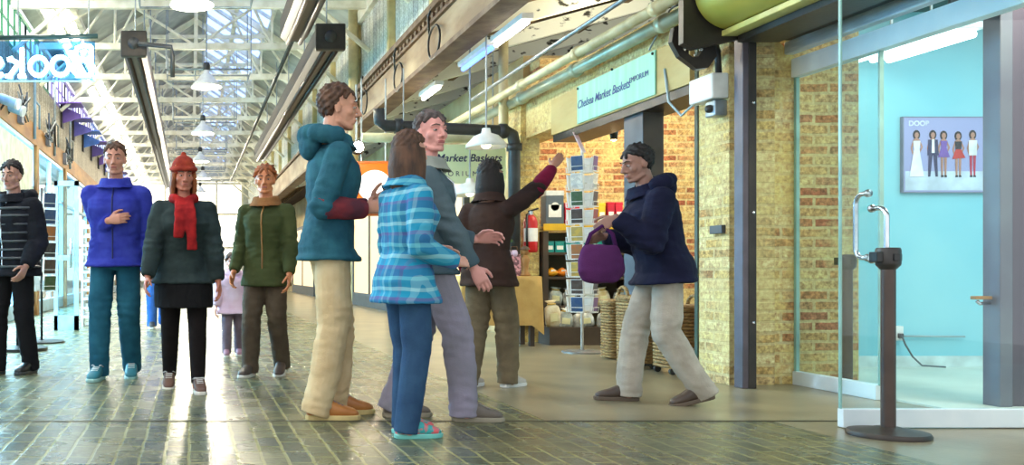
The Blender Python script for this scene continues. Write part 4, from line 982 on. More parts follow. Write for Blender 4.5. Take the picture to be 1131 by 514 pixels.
card_rack('magazine_rack', 'white wire magazine rack on a black base beside the open left shop door', (gx(46,10.2),10.2), 6, .58, .185, .13, .16, .165, .26, False, 9, 'left magazine rack', (1,2,3), True)
t = thing('display_stand', 'low black round-based display stand at the left edge of the hall', 'stand', (gx(20,9.2),9.2,0)); x = gx(20,9.2)
MB().lathe([(0,0.0),(.30,0),(.30,.03),(.05,.05),(0,.05)], (x,9.2,0), 28).build('base', black, t, True, auto=AUTO); MB().tube([(x,9.2,.04),(x,9.2,.85)], .02, 10).build('pole', black, t, True)
MB().box(x-.20,x+.20,9.08,9.32,.85,.88,.004).build('tray', black, t)

# ------------------------------------------------------------------ basket shop goods
# shelf unit
SY0, SY1 = 10.15, 10.55; xa, xb = gx(601,10.2), gx(700,10.2)
t = thing('shelf_unit', 'dark timber shelf unit with a yellow top shelf inside the basket shop', 'shelf unit', ((xa+xb)/2,10.3,0))
dw = mat('dark_timber', (.30,.24,.19), .6, 0, (.22,.17,.13), 4)
shz = [gz(250,10.2), gz(279,10.2), gz(306,10.2), gz(338,10.2), gz(370,10.2)]
for x in (xa,xb): MB().box(x-.03,x+.03,SY0,SY1,0,1.25,.004).build('side_panel', dw, t)
for i, z in enumerate(shz): MB().box(xa+.03,xb-.03,SY0,SY1,z-.03,z,.003).build('shelf', dw if i else mat('yellow_shelf', (.88,.70,.12), .5), t)
MB().box(xa-.03,xb+.03,SY0-.015,SY0,shz[0]-.05,shz[0]+.025).build('front_edge', MATS['yellow_shelf'], t)
MB().box(xa+.03,xb-.03,SY1-.02,SY1,.02,1.25).build('back_panel', mat('shelf_back', (.42,.36,.27), .7), t)
def pbox(name, label, cat, px, w, h, z, c, grp, d=.16, y=SY0+.03, lid=None, logo=None):
    x = gx(px, y); t = thing(name, label, cat, (x,y,z), 0, grp); mm = mat('pack_%02d%02d%02d' % tuple(int(q*99) for q in c), c, .4)
    MB().box(x-w/2,x+w/2,y,y+d,z,z+h*.86,.004).build('carton', mm, t)
    MB().box(x-w/2-.002,x+w/2+.002,y-.002,y+d+.002,z+h*.86,z+h,.003).build('lid', mat('pack_lid_%02d%02d%02d' % tuple(int(q*99) for q in (lid or c)), lid or c, .4), t)
    MB().box(x-w*.36,x+w*.36,y-.003,y,z+h*.25,z+h*.6).build('label', whitecard, t)
    if logo: MB().lathe([(.0,0),(w*.24,0),(w*.24,.004),(w*.19,.004),(w*.19,.001),(0,.001)], (x,y-.003,z+h*.55), 20, 'y').build('emblem', whitecard, t)
    return t
pbox('shopping_carton', 'grey and white carton with a round emblem on the yellow shelf, left end', 'carton', 613, .20, .40, shz[0], (.36,.40,.45), None, lid=(.92,.93,.93), logo=True)
for i, (px, c, nm, h) in enumerate(((628,(.82,.10,.20),'crimson',.26),(637,(.90,.14,.16),'red',.26),(656,(.92,.72,.15),'amber',.20),(665,(.93,.78,.20),'yellow',.26),(675,(.80,.12,.22),'dark red',.27),(684,(.86,.16,.26),'rose red',.27))):
    pbox('gift_box', '%s gift box on the yellow top shelf, %s box from the left' % (nm, ORD[i]), 'box', px, .078, h, shz[0], c, 'gift boxes on the top shelf')
for i in range(8):
    pbox('tea_tin', 'teal tea tin with white label on the second shelf, %s from the left' % ORD[i], 'tin', 607+11.5*i, .10, .125, shz[1], (.08,.58,.56), 'teal tins on the second shelf', d=.1)
cs = [((.95,.66,.12),'amber'),((.93,.52,.10),'orange'),((.95,.72,.20),'yellow'),((.86,.16,.12),'red'),((.90,.22,.14),'bright red'),((.93,.50,.14),'dark orange'),((.94,.90,.80),'cream'),((.80,.66,.82),'lilac')]
for i, (c, nm) in enumerate(cs):
    y = SY0+.08; x = gx(609+11.6*i, y); z = shz[2]-.008
    t = thing('sweet_packet', '%s sweet packet lying on the third shelf, %s from the left' % (nm, ORD[i]), 'packet', (x,y,z), 0, 'packets on the third shelf')
    m = MB(); eloft_r = [(V((x-.06,y,z+.05)), V((0,.05,0)), V((0,0,.004))), (V((x-.045,y,z+.055)), V((0,.055,0)), V((0,0,.03))), (V((x,y,z+.06)), V((0,.06,0)), V((0,0,.055))), (V((x+.045,y,z+.055)), V((0,.055,0)), V((0,0,.03))), (V((x+.06,y,z+.05)), V((0,.05,0)), V((0,0,.004)))]
    eloft(m, eloft_r, 14); m.build('pouch', mat('packet_%d' % i, c, .3), t, True)
    MB().obox((x,y-.05,z+.07), (.05,.012,.035), Matrix.Rotation(.3,3,'X'), .002).build('label', whitecard, t)
bagm = mat('clear_silver_wrap', (.80,.82,.80), .18, .25, (.52,.52,.50), 14, .5, 30); bagt = mat('tan_wrap', (.76,.66,.44), .3, .1, (.88,.86,.78), 10, .4, 30)
def bag(px, py, D, w, h, label, mt, tilt=0):
    x, z = gx(px,D), gz(py,D); t = thing('wrapped_bag', label, 'bag', (x,D,z), 0, 'wrapped bags in the basket shop')
    m = MB(); Rm = Matrix.Rotation(tilt,3,'Y'); rows = [(0,.92,.30),(.15,1,.40),(.5,1,.36),(.75,.85,.22),(.84,.45,.10),(.9,.40,.08),(1,.75,.06)]
    eloft(m, [(V((x,D,z))+Rm @ V((0,0,f*h)), Rm @ V((w/2*a,0,0)), V((0,w*b*.5,0))) for f, a, b in rows], 16)
    for v in m.bm.verts: v.co += V((noise.noise(v.co*30),noise.noise(v.co*30+V((5,0,0))),noise.noise(v.co*30+V((0,9,0)))))*.010
    m.build('wrap', mt, t, True)
    MB().tube([V((x,D,z))+Rm @ V((w*.24*math.cos(a),w*.07*math.sin(a),h*.86)) for a in [2*PI*k/12 for k in range(12)]], .008, 6, closed=True).build('tie', mat('gold_tie', (.80,.66,.25), .3), t, True)
    MB().obox(V((x,D-w*.21,z))+Rm @ V((0,0,h*.38)), (w*.5,.006,h*.3), Rm, .001).build('label', mat('cream_label', (.90,.88,.70), .5), t)
for i, (px, py, w, h, l) in enumerate(((612,337,.17,.20,'silver'),(630,337,.17,.19,'grey'),(648,337,.17,.18,'pale'),(666,337,.17,.20,'tan'),(684,337,.16,.18,'clear'))):
    bag(px, py, SY0+.12, w, h, '%s wrapped gift bag on the fourth shelf, %s from the left' % (l, ORD[i]), bagt if l == 'tan' else bagm, .1*(-1)**i)
for i, (px, py, D, w, h, tl, l) in enumerate(((612,362,9.95,.18,.30,-.12,'tan topped'),(623,363,9.95,.18,.22,.1,'small silver'),(645,362,9.95,.24,.20,-.1,'wide clear'),(668,362,9.95,.20,.20,.1,'pale clear'))):
    bag(px, py, D, w, h, '%s wrapped bag leaning low against the shelf unit, %s from the left' % (l, ORD[i]), bagt if i == 0 else bagm, tl)
o = MB().box(gx(603,9.9),gx(690,9.9),9.80,10.12,0,gz(361.5,9.9)).build('plinth', dw); tag(o, 'low dark timber plinth in front of the shelf unit', 'plinth')
# baskets
def basket(label, x, y, w, d, h, castors=True, handle=True, flare=1.06):
    t = thing('wicker_basket', label, 'basket', (x,y,0), 0, 'wicker baskets by the shop door')
    z0 = .05 if castors else .01; nr = int(h/.026)
    def ring(z, k, out):
        n = 44; r = []
        for j in range(n):
            a = 2*PI*j/n; ca, sa = math.cos(a), math.sin(a); q = 1+out*math.cos(a*22+k*PI)
            r.append(V((x+w/2*q*abs(ca)**.55*(1 if ca>=0 else -1), y+d/2*q*abs(sa)**.55*(1 if sa>=0 else -1), z)))
        return r
    m = MB()
    for k in range(nr):
        f = 1+(flare-1)*k/nr; rg = [V((x+(p.x-x)*f, y+(p.y-y)*f, z0+.013+h*k/nr)) for p in ring(0, k, .035)]
        m.tube(rg, .0135, 6, closed=True)
    m.build('weave', wicker, t, True)
    m = MB(); m.box(x-w*.47,x+w*.47,y-d*.47,y+d*.47,z0,z0+.02); m.build('bottom', wicker, t)
    m = MB(); m.rings([[V((x+(p.x-x)*.95, y+(p.y-y)*.95, z)) for p in ring(0,0,0)] for z in (z0+.01, z0+h)], cap=False); m.build('lining', mat('dark_brown_liner', (.34,.26,.16), .8), t)  # lining in plain dark brown
    m = MB(); rg = [V((x+(p.x-x)*flare, y+(p.y-y)*flare, z0+h+.01)) for p in ring(0,0,.02)]; m.tube(rg, .024, 8, closed=True); m.build('rim', wicker, t, True)
    if handle:
        for s in (-1,1):
            m = MB(); m.tube([V((x+s*w*.5*flare, y+.09*math.cos(a), z0+h+.10*math.sin(a))) for a in [PI*k/10 for k in range(11)]], .014, 8); m.build('handle', wicker, t, True)
    if castors:
        for sx in (-1,1):
            for sy in (-1,1):
                mm = MB(); cx, cy = x+sx*w*.38, y+sy*d*.38; mm.lathe([(.0,-.012),(.026,-.012),(.026,.012),(.0,.012)], (cx,cy,.026), 14, 'y'); mm.build('castor', charcoal, t, True, auto=AUTO)
    return t
basket('tall wicker basket on castors in the shop doorway, second of three from the brick pier', gx(713,7.35), 7.5, .21, .30, .52)
basket('wicker basket holding green stuff, nearest to the brick pier', gx(759,6.95), 7.1, .25, .30, .46)
basket('narrow tall wicker basket standing by the blue-grey steel column', gx(679,8.25), 8.3, .125, .2, .50, False, False)
t = thing('folded_green_cloth', 'crumpled green cloth stuffed in the top of the basket nearest the brick pier', 'cloth', (gx(759,6.95),7.1,.5)); m = MB()
rr = random.Random(5)
for i in range(9): m.ball((gx(759,6.95)+rr.uniform(-.07,.07), 7.1+rr.uniform(-.09,.09), .515+rr.uniform(0,.05)), (.05,.055,.03), 10, 7)
me = remesh(m, .010, 1, .006, (30,30,30)); link_mesh('cloth', me, mat('leaf_green_cloth', (.36,.44,.16), .8, 0, (.55,.62,.28), 8), t)
# table with tan cloth and goods
TX0, TX1, TY0, TY1, TZ = gx(510,9.7), gx(591,9.7), 9.62, 10.0, .745
t = thing('display_table', 'small display table under a draped tan cloth outside the basket shop', 'table', ((TX0+TX1)/2,9.8,0))
MB().box(TX0+.02,TX1-.02,TY0+.02,TY1-.02,TZ-.03,TZ-.005).build('table_top', dw, t)
for x in (TX0+.05,TX1-.05):
    for y in (TY0+.05,TY1-.05): MB().box(x-.025,x+.025,y-.025,y+.025,0,TZ-.03).build('leg', dw, t)
m = MB(); n = 72
def clothring(f, z, wv):
    r = []; cx, cy, hx, hy = (TX0+TX1)/2, (TY0+TY1)/2, (TX1-TX0)/2+.012, (TY1-TY0)/2+.012
    for j in range(n):
        s = 4*j/n; i = int(s); u = s-i
        p = [(-1+2*u,-1),(1,-1+2*u),(1-2*u,1),(-1,1-2*u)][i]
        cr = max(0, 1-min(u,1-u)*9)
        k = f*(1+ .05*cr) + wv*math.sin(j*2*PI*9/n)
        r.append(V((cx+p[0]*hx*k, cy+p[1]*hy*k, z-.10*cr*(1 if f > 1.01 else 0))))
    return r
m.rings([clothring(.2,TZ+.004,0),clothring(.97,TZ+.004,0),clothring(1.0,TZ,0),clothring(1.012,TZ-.05,.006),clothring(1.02,TZ-.25,.014),clothring(1.03,TZ-.52,.022)], cap=False)
m._f([v for v in list(m.bm.verts)[:n]])
o = m.build('tablecloth', mat('tan_tablecloth', (.78,.64,.38), .85, 0, (.70,.56,.31), 5, .2, 80), None, True); tag(o, 'tan cloth draped in folds over the small display table', 'tablecloth')
pk = mat('pink_floral_wrap', (.86,.62,.66), .6, 0, (.45,.30,.34), 24, sharp=(.48,.56))
for i, (px, w, h) in enumerate(((546,.18,.34),(566,.15,.24))):
    x, y = gx(px,9.8), 9.80; t = thing('gift_bag', '%s pink floral gift bag on the tan tablecloth' % ('taller' if i == 0 else 'shorter'), 'gift bag', (x,y,TZ), 0, 'gift bags on the table')
    m = MB(); m.prism([(x-w/2,y-.06,TZ+.005),(x+w/2,y-.06,TZ+.005),(x+w/2*.94,y-.05,TZ+h),(x-w/2*.94,y-.05,TZ+h)], (0,0,0), (0,.11,0)); m.build('bag', pk, t)
    MB().tube([(x-.04,y-.05,TZ+h),(x-.03,y-.05,TZ+h+.08),(x+.03,y-.05,TZ+h+.08),(x+.04,y-.05,TZ+h)], .006, 6).build('handle', mat('brown_cord', (.40,.26,.16), .7), t, True)
    m = MB(); 
    for k in range(7): m.ball((x+rr.uniform(-w*.4,w*.4), y+rr.uniform(-.04,.04), TZ+h+.01), (.035,.03,.04), 8, 6)
    m.build('tissue', mat('lilac_tissue', (.84,.76,.86), .8), t, True)
x, y = gx(580,9.75), 9.75
t = thing('wooden_figure', 'small carved wooden figure at the right end of the tan tablecloth', 'figurine', (x,y,TZ))
MB().lathe([(0,0),(.05,0),(.055,.02),(.03,.05),(.035,.12),(.05,.18),(.02,.23),(.0,.235)], (x,y,TZ+.003), 18).build('body', amberwood, t, True); MB().ball((x,y,TZ+.265), (.036,.036,.042), 14, 10).build('head', amberwood, t, True)
MB().lathe([(.055,.0),(.03,.03),(0,.04)], (x,y,TZ+.29), 16).build('hat', dw, t, True)
x, y = gx(556,9.93), 9.93
t = thing('flower_bunch', 'bunch of yellow flowers with green leaves in a dark vase on the table', 'flowers', (x,y,TZ)); MB().lathe([(0,0),(.05,0),(.06,.08),(.04,.18),(.05,.21),(.04,.21),(.0,.1)], (x,y,TZ+.003), 18).build('vase', charcoal, t, True)
st = MB(); fl = MB()
for k in range(12):
    a = k*2.4; e = V((x+.10*math.cos(a)*rr.random(), y+.07*math.sin(a)*rr.random(), TZ+.34+.14*rr.random())); st.tube([(x,y,TZ+.15),(x+(e.x-x)*.3,y,TZ+.26),e], .005, 5); fl.ball(e, (.028,.028,.024), 10, 6)
    st.ball(e+V((.01,-.01,-.07)), (.03,.012,.02), 8, 5)
st.build('leaves', mat('leaf_green', (.28,.38,.14), .7), t, True); fl.build('blossom', mat('yellow_petals', (.86,.76,.22), .6, 0, (.80,.55,.62), 3), t, True)
# fire extinguisher
x, y = gx(586,10.12), 10.12
t = thing('fire_extinguisher', 'red fire extinguisher hung on the yellow brick pillar behind the table', 'fire extinguisher', (x,y,.95)); z = gz(279,10.1)
MB().lathe([(0,0),(.065,.0),(.075,.02),(.075,.34),(.06,.39),(.03,.42),(.0,.42)], (x,y,z), 24).build('cylinder', mat('extinguisher_red', (.78,.10,.10), .3), t, True)
MB().lathe([(.0,.42),(.025,.42),(.025,.46),(.0,.46)], (x,y,z), 14).build('valve', steel, t, True, auto=AUTO); MB().obox((x+.03,y,z+.475), (.12,.02,.02), Matrix.Rotation(-.3,3,'Y'), .003).build('lever', black, t)
MB().tube([(x-.02,y,z+.44),(x-.06,y-.05,z+.42),(x-.065,y-.06,z+.2),(x-.06,y-.06,z+.05)], .013, 8).build('hose', black, t, True); m = MB(); 
m.rings([[V((x+.0765*math.cos(a), y+.0765*math.sin(a), zz)) for a in [PI+ PI*k/12 for k in range(13)]] for zz in (z+.12,z+.27)], cap=False); m.build('label', whitecard, t)
# hanging sign
D = 11.0; xa, xb, za, zb = gx(432,D), gx(558,D), gz(203,D), gz(160,D)
t = thing('hanging_sign', 'cream hanging sign with dark blue script Chelsea Market Baskets Emporium', 'sign', ((xa+xb)/2,D,za))
m = MB(); pl = []
for cx, cz, a0 in ((xb-.08,za+.08,-90),(xb-.08,zb-.08,0),(xa+.08,zb-.08,90),(xa+.08,za+.08,180)):
    pl += [(cx+.08*math.cos(math.radians(a0+15*k)), D, cz+.08*math.sin(math.radians(a0+15*k))) for k in range(7)]
m.prism(pl, (0,-.02,0), (0,.02,0)); m.build('board', mat('cream_green_sign', (.86,.90,.74), .45, 0, (.78,.88,.74), 1.5), t)
T0 = Matrix.Translation(((xa+xb)/2+.02, D-.022, (za+zb)/2+.07)) @ Matrix.Rotation(PI/2,4,'X')
text_mesh('lettering', 'Chelsea Market Baskets', .128, mat('sign_navy', (.16,.20,.36), .5), t, T0, .25, .0012, bold=.002)
T1 = Matrix.Translation(((xa+xb)/2+.06, D-.022, (za+zb)/2-.12)) @ Matrix.Rotation(PI/2,4,'X')
text_mesh('small_lettering', 'E M P O R I U M', .085, MATS['sign_navy'], t, T1, 0, .0012)
for x in (xa+.15,xb-.15): MB().tube([(x,D,zb),(x,D,lz(x)+.1)], .008, 6).build('hanger', galv, t)
# white dome lamp over the sign and another below it
for i, (px, py, DD, lab) in enumerate(((537,163,9.5,'white dome lamp hanging just in front of the cream hanging sign'),(519,216,10.65,'wide white lamp hanging just below the cream hanging sign'))):
    x, z = gx(px,DD), gz(py,DD); t = thing('dome_lamp', lab, 'lamp', (x,DD,z)); w = .21 if i == 0 else .26
    MB().lathe([(.04,.20),(.05,.15),(w*.6,.12),(w*.95,.04),(w,0),(w*.94,0),(w*.55,.09),(.02,.13)], (x,DD,z), 26).build('shade', whitep, t, True)
    MB().ball((x,DD,z+.04), .055, 12, 8).build('bulb', glow('warm_bulb', (1,.92,.76), 8), t, True); MB().tube([(x,DD,z+.18),(x,DD,lz(x)+.1)], .01, 6).build('stem', galv, t)
# orange lit sign with a white oval
D = 12.2; xa, xb, za, zb = gx(391,D), gx(434,D), gz(236,D), gz(181,D)
t = thing('lit_sign', 'glowing orange sign board with a white oval behind the two talking visitors', 'sign', ((xa+xb)/2,D,za))
MB().box(xa,xb,D-.04,D+.08,za,zb,.01).build('box', glow('lit_orange', (1,.46,.05), .8), t)
m = MB(); cx, cz = gx(413,D), gz(206,D); m.prism([(cx+.225*math.cos(2*PI*k/32), D, cz+.215*math.sin(2*PI*k/32)) for k in range(32)], (0,-.055,0), (0,-.038,0)); m.build('oval', glow('lit_white', (1,.98,.95), 1.1), t)
fm = MB()
for a, b, c, d in ((xa-.02,xb+.02,zb,zb+.03),(xa-.02,xb+.02,za-.03,za),(xa-.03,xa,za,zb),(xb,xb+.03,za,zb)): fm.box(a,b,D-.05,D+.08,c,d)
fm.build('frame', mat('sign_orange_frame', (.70,.36,.12), .5), t)
for x in (xa+.1,xb-.1): MB().tube([(x,D,zb),(x,D,3.4)], .012, 6).build('hanger', galv, t)
# bright spot lamp
D = 12.0; x, z = gx(395,D), gz(163,D)
t = thing('spot_lamp', 'bright naked spot lamp shining beside the teal jacket man\'s face', 'lamp', (x,D,z)); MB().ball((x,D-.05,z), .07, 16, 10).build('bulb', glow('spot_glow', (1,.95,.82), 60), t, True)
MB().lathe([(.09,-.03),(.10,.0),(.08,.12),(.04,.16),(.0,.16)], (x,D,z), 18, 'y').build('hood', black, t, True); MB().tube([(x,D+.1,z+.05),(x,D+.1,3.3)], .015, 6).build('stem', galv, t)
l = bpy.data.lights.new('spot_lamp_light', 'POINT'); l.energy = 14; l.color = (1,.86,.6); l.shadow_soft_size = .1; lo = bpy.data.objects.new('spot_lamp_light', l); lo.location = (x,D-.2,z); COL.objects.link(lo)
# track spotlight in basket shop
x, z = gx(678,9.0), gz(148,9.0); t = thing('track_spotlight', 'small black spotlight under the header board of the basket shop', 'spotlight', (x,9,z))
MB().lathe([(.0,.0),(.03,.0),(.045,.10),(.03,.14),(0,.14)], (x,9,z-.06), 14).build('head', black, t, True); MB().tube([(x,9,z+.07),(x,9,z+.22)], .008, 6).build('stem', black, t); MB().ball((x,9,z-.062), (.026,.026,.008), 10, 6).build('lens', glow('spot_lens', (1,.9,.7), 20), t, True)
# far shop fronts on the right
for i, (y0, y1) in enumerate(((13,17),(18,22),(23,28),(29,35))):
    fo = MB()
    for a, b, c, d in ((y0,y1,2.3,2.4),(y0,y1,.0,.3),(y0,y0+.1,.3,2.3),(y1-.1,y1,.3,2.3),((y0+y1)/2-.04,(y0+y1)/2+.04,.3,2.3)): fo.box(3.92,4.0,a,b,c,d)
    fo = struct(fo.build('window_%d' % (80+i), mat('dark_shop_frame', (.28,.30,.30), .5)))
    MB().box(3.95,3.96,y0+.1,y1-.1,.3,2.3).build('pane', glow('lit_shop_window', (1,.88,.66), .9), fo)
# ------------------------------------------------------------------ people
RIGHT, CAM, LEFT, AWAY = -PI/2, PI, PI/2, 0
def gp(px, py): D = 800/(py-300); return (gx(px,D), D)
hairm = lambda n, c: mat('hair_'+n, c, .7, 0, tuple(x*.6 for x in c), 30, .4, 160, stretch=(1,1,.3))
brown_hair, dark_hair, grey_hair, orange_hair = hairm('brown',(.36,.24,.16)), hairm('dark',(.12,.09,.08)), hairm('grey',(.42,.36,.34)), hairm('ginger',(.66,.36,.16))
H_ = dict
# teal jacket, khaki trousers, tan shoes
p, i = person('man in teal hooded jacket with red sleeves, khaki trousers and tan shoes, talking', (gp(358,460)[0]-.03, 4.95), RIGHT+.10, 1.80, wide=1.0, lean=.06,
  feet=[(.07,-.02,-.05,0),(-.10,.12,.10,0)], hands=[H_(p=(.13,.22,1.13), d=(-.2,.9,.25), palm=(-.9,-.2,-.3), curl=30), H_(p=(-.08,.30,1.17), d=(.25,.85,.45), palm=(.8,-.4,.2), curl=34)],
  head=(-.22,-.06,0), skin=(.80,.58,.47), brow=(.28,.18,.12),
  top=H_(mat=cloth('teal_jacket', (.13,.30,.36), (.18,.38,.43)), forearm_mat=cloth('red_sleeve', (.52,.20,.22), (.36,.20,.24)), off=.026, hem=.465, collar=True, hood=True, zip=black, wr=.006),
  bottom=H_(mat=cloth('khaki_trousers', (.82,.73,.57), (.76,.66,.50)), slim=1.15), shoes=H_(mat=mat('tan_leather', (.76,.50,.26), .4, 0, (.66,.41,.20), 8), sole=mat('gum_sole', (.88,.78,.52), .6), lace=mat('grey_lace', (.62,.56,.58), .8)),
  hair=H_(style='short', mat=brown_hair, len=.034), q=.9)
ph = p.matrix_basis
Rz = Matrix.Rotation(p.rotation_euler.z, 3, 'Z')
hw = p.location + Rz @ (i['wr'][1] + i['hd'][1][0].normalized()*.10 + V((.045,.01,.0)))
t = thing('phone', 'dark phone held up by the man in the teal jacket', 'phone', hw); Rp = Rz @ Matrix.Rotation(.5,3,'X')
MB().obox(hw, (.072,.009,.145), Rp, .003).build('case', black, t); MB().obox(hw + Rp @ V((0,-.0055,0)), (.064,.002,.130), Rp).build('screen', mat('dark_screen', (.08,.10,.13), .1), t)
# woman in turquoise plaid
p8, i8 = person('woman in turquoise plaid shirt, dark blue jeans and floral sneakers beside the teal jacket man', (gx(442,4.42), 4.40), RIGHT+.25, 1.46, female=True, wide=1.08, lean=.02,
  feet=[(.06,.0,-.05,0),(-.07,.05,.15,0)], hands=[H_(p=(.17,.20,.84), d=(-.4,.8,.1), palm=(-.8,.1,-.4), curl=26), H_(p=(-.12,.23,.90), palm=(.8,0,-.5), curl=26)], head=(.25,.05,0), skin=(.84,.62,.54),
  top=H_(name='shirt', mat=bands_mat('turquoise_plaid', [(0,(.10,.48,.62)),(.22,(.36,.66,.72)),(.34,(.12,.38,.56)),(.58,(.34,.32,.54)),(.68,(.06,.54,.68)),(.88,(.52,.72,.76))], (6.5,7.5)), off=.026, hem=.43, flare=.012, collar=True, wr=.006),
  bottom=H_(mat=cloth('dark_blue_jeans', (.16,.26,.38), (.20,.32,.44)), slim=.75), shoes=H_(mat=mat('floral_sneaker', (.20,.62,.62), .6, 0, (.86,.38,.40), 26, sharp=(.46,.54)), sole=mat('turquoise_sole', (.45,.78,.74), .5), lace=mat('coral_lace', (.88,.46,.44), .8)),
  hair=H_(style='long', mat=brown_hair, drop=.13), q=.95)
# man with pink face, grey jacket, lilac grey trousers, striding
p9, i9 = person('grey haired man in dark slate jacket and lilac grey trousers standing in stride', (gx(484,4.92), 4.92), RIGHT+.0, 1.66, lean=-.02, wide=.98,
  feet=[(.09,.12,-.05,0),(-.06,-.22,.08,0)], hands=[H_(p=(.20,.14,.80), curl=28), H_(p=(-.14,.24,.98), d=(.3,.9,.1), palm=(.8,0,-.4), curl=30)], head=(-.95,.02,0), twist=-.25, skin=(.88,.62,.58), lips=(.78,.42,.42), brow=(.40,.34,.30),
  top=H_(mat=cloth('slate_jacket', (.22,.31,.36), (.36,.42,.44), 2.2), off=.024, hem=.47, collar=True, collar_mat=cloth('pale_grey_collar', (.62,.64,.60)), zip=steel, wr=.006),
  bottom=H_(mat=cloth('lilac_grey_trousers', (.60,.57,.64), (.50,.49,.52), 3), slim=1.1), shoes=H_(mat=mat('grey_shoe', (.50,.45,.40), .6, 0, (.38,.35,.32), 8), sole=mat('pale_grey_sole', (.62,.58,.50), .6), lace=mat('grey_lace', (.62,.56,.58), .8)),
  hair=H_(style='short', mat=grey_hair, len=.026), q=.9)
# person reaching with maroon sleeve
p10, _ = person('woman in dark brown jacket reaching a maroon sleeve up towards the shop pipes', (gp(540,428)[0], 6.25), RIGHT+.75, 1.55, female=True, lean=.03,
  feet=[(.09,.10,-.1,0),(-.09,-.10,.1,0)], hands=[H_(p=(.28,.36,1.52), d=(.2,.6,.7), palm=(-.5,.3,-.6), curl=14, pole=(.5,-.1,-.8)), H_(p=(-.20,.05,.80), curl=28)], head=(-.2,.12,0), skin=(.66,.48,.40),
  top=H_(mat=cloth('dark_brown_jacket', (.16,.12,.12), (.26,.19,.16), 3), forearm_mat=cloth('maroon_sleeve', (.44,.08,.20), (.36,.06,.17)), off=.026, hem=.44, collar=True, wr=.006),
  bottom=H_(mat=cloth('olive_grey_trousers', (.46,.41,.32), (.38,.34,.27)), slim=1.1), shoes=H_(mat=mat('white_shoe', (.82,.80,.77), .5), sole=whitep), hair=H_(style='long', mat=dark_hair, drop=.1))
# person in navy walking left past the baskets
p11, i11 = person('person in navy jacket and pale grey trousers walking past the wicker baskets', (gp(738,446)[0]-.02, 5.5), LEFT-.15, 1.58, lean=.24, wide=1.12,
  feet=[(.08,.18,-.05,0),(-.08,-.20,.05,.25)], hands=[H_(p=(.12,.30,1.02), d=(-.2,.9,-.2), palm=(-.8,0,-.5), curl=34), H_(p=(-.17,.32,1.12), d=(0,.8,-.5), palm=(.8,.2,-.4), curl=50)], head=(.25,-.18,0), skin=(.62,.46,.40),
  top=H_(mat=cloth('navy_jacket', (.075,.085,.17), (.10,.11,.21)), off=.045, hem=.46, collar=True, hood=True, wr=.008, sleeve=1.1), 
  bottom=H_(mat=cloth('pale_grey_trousers', (.72,.69,.64), (.64,.61,.56)), slim=1.1), shoes=H_(mat=mat('brown_boot', (.30,.24,.20), .5), sole=mat('boot_sole', (.40,.34,.28), .6), hi=1.15), hair=H_(style='short', mat=dark_hair, len=.04))
Rz = Matrix.Rotation(p11.rotation_euler.z,3,'Z'); hx = p11.location + Rz @ (i11['wr'][1] + i11['hd'][1][0].normalized()*.09)
t = thing('shoulder_bag', 'purple soft bag carried in front by the person in the navy jacket', 'bag', hx); m = MB()
bx = hx + V((-.02,-.02,-.20))
eloft(m, [(bx+V((0,0,z)), V((w,0,0)), V((0,d,0))) for z, w, d in ((-.14,.08,.04),(-.13,.11,.05),(-.07,.14,.06),(.0,.135,.055),(.07,.11,.04),(.09,.09,.02))], 20); me = remesh(m, .010, 2, .008, (9,9,5))
me.transform(Matrix.Translation(-hx)); link_mesh('body', me, cloth('purple_bag_cloth', (.27,.12,.29), (.36,.17,.37), 3), t)
MB().tube([bx+V((-.09,0,.07)), bx+V((-.06,.0,.15)), hx, bx+V((.07,0,.15)), bx+V((.09,0,.07))], .012, 8).build('strap', cloth('purple_strap', (.30,.12,.34)), t, True)
# blue jacket man facing us
person('man in bright blue zip jacket and teal jeans walking, one hand at his chest', (gp(128,417)[0], 6.85), CAM-.08, 1.74, wide=1.06, lean=.02,
  feet=[(.10,.16,-.12,0),(-.11,-.06,.12,.12)], hands=[H_(p=(.02,.24,1.17), d=(-.9,.25,.15), palm=(-.2,-1,0), curl=36), H_(p=(-.27,.06,.84), curl=28)], head=(.05,-.06,0), skin=(.78,.55,.46),
  top=H_(mat=cloth('bright_blue_jacket', (.16,.19,.56), (.22,.26,.64)), off=.034, hem=.47, collar=True, zip=mat('dark_blue_zip', (.08,.10,.35), .5), wr=.008, sleeve=1.2),
  bottom=H_(mat=cloth('teal_jeans', (.10,.30,.38), (.14,.36,.44)), slim=1.0), shoes=H_(mat=mat('teal_sneaker', (.16,.48,.54), .6), sole=mat('pale_teal_sole', (.62,.80,.78), .5), lace=whitep), hair=H_(style='short', mat=brown_hair, len=.024))
# woman with red scarf
p3, i3 = person('woman in dark grey top with red scarf, black skirt and white-toed brown shoes', (gp(203,428)[0], 6.15), CAM+.05, 1.55, female=True, wide=1.06, lean=.04,
  feet=[(.09,-.18,-.08,.18),(-.09,.14,.08,0)], hands=[H_(p=(.25,.18,.74), d=(.2,.5,-.8), palm=(-.8,0,-.2), curl=26), H_(p=(-.23,.10,.72), curl=26)], head=(.1,-.12,0), skin=(.72,.45,.36),
  top=H_(name='sweater', mat=cloth('dark_grey_green_top', (.14,.18,.18), (.19,.24,.24)), off=.034, hem=.46, flare=.012, collar=False, wr=.007, sleeve=1.15),
  bottom=H_(name='leggings', mat=cloth('black_leggings', (.07,.06,.06), (.11,.09,.09)), slim=.35, cuff=-.05), extra=H_(skirt=H_(z=.56, mat=cloth('black_skirt', (.05,.05,.055)))),
  shoes=H_(mat=mat('brown_shoe', (.42,.30,.25), .6), sole=mat('white_sole', (.88,.86,.82), .5), lace=whitep), hair=H_(style='long', mat=orange_hair, drop=.12))
S3, F3, k3 = i3['S'], i3['frame'], i3['k']
m = MB(); c0 = S3(.830,0,.0)
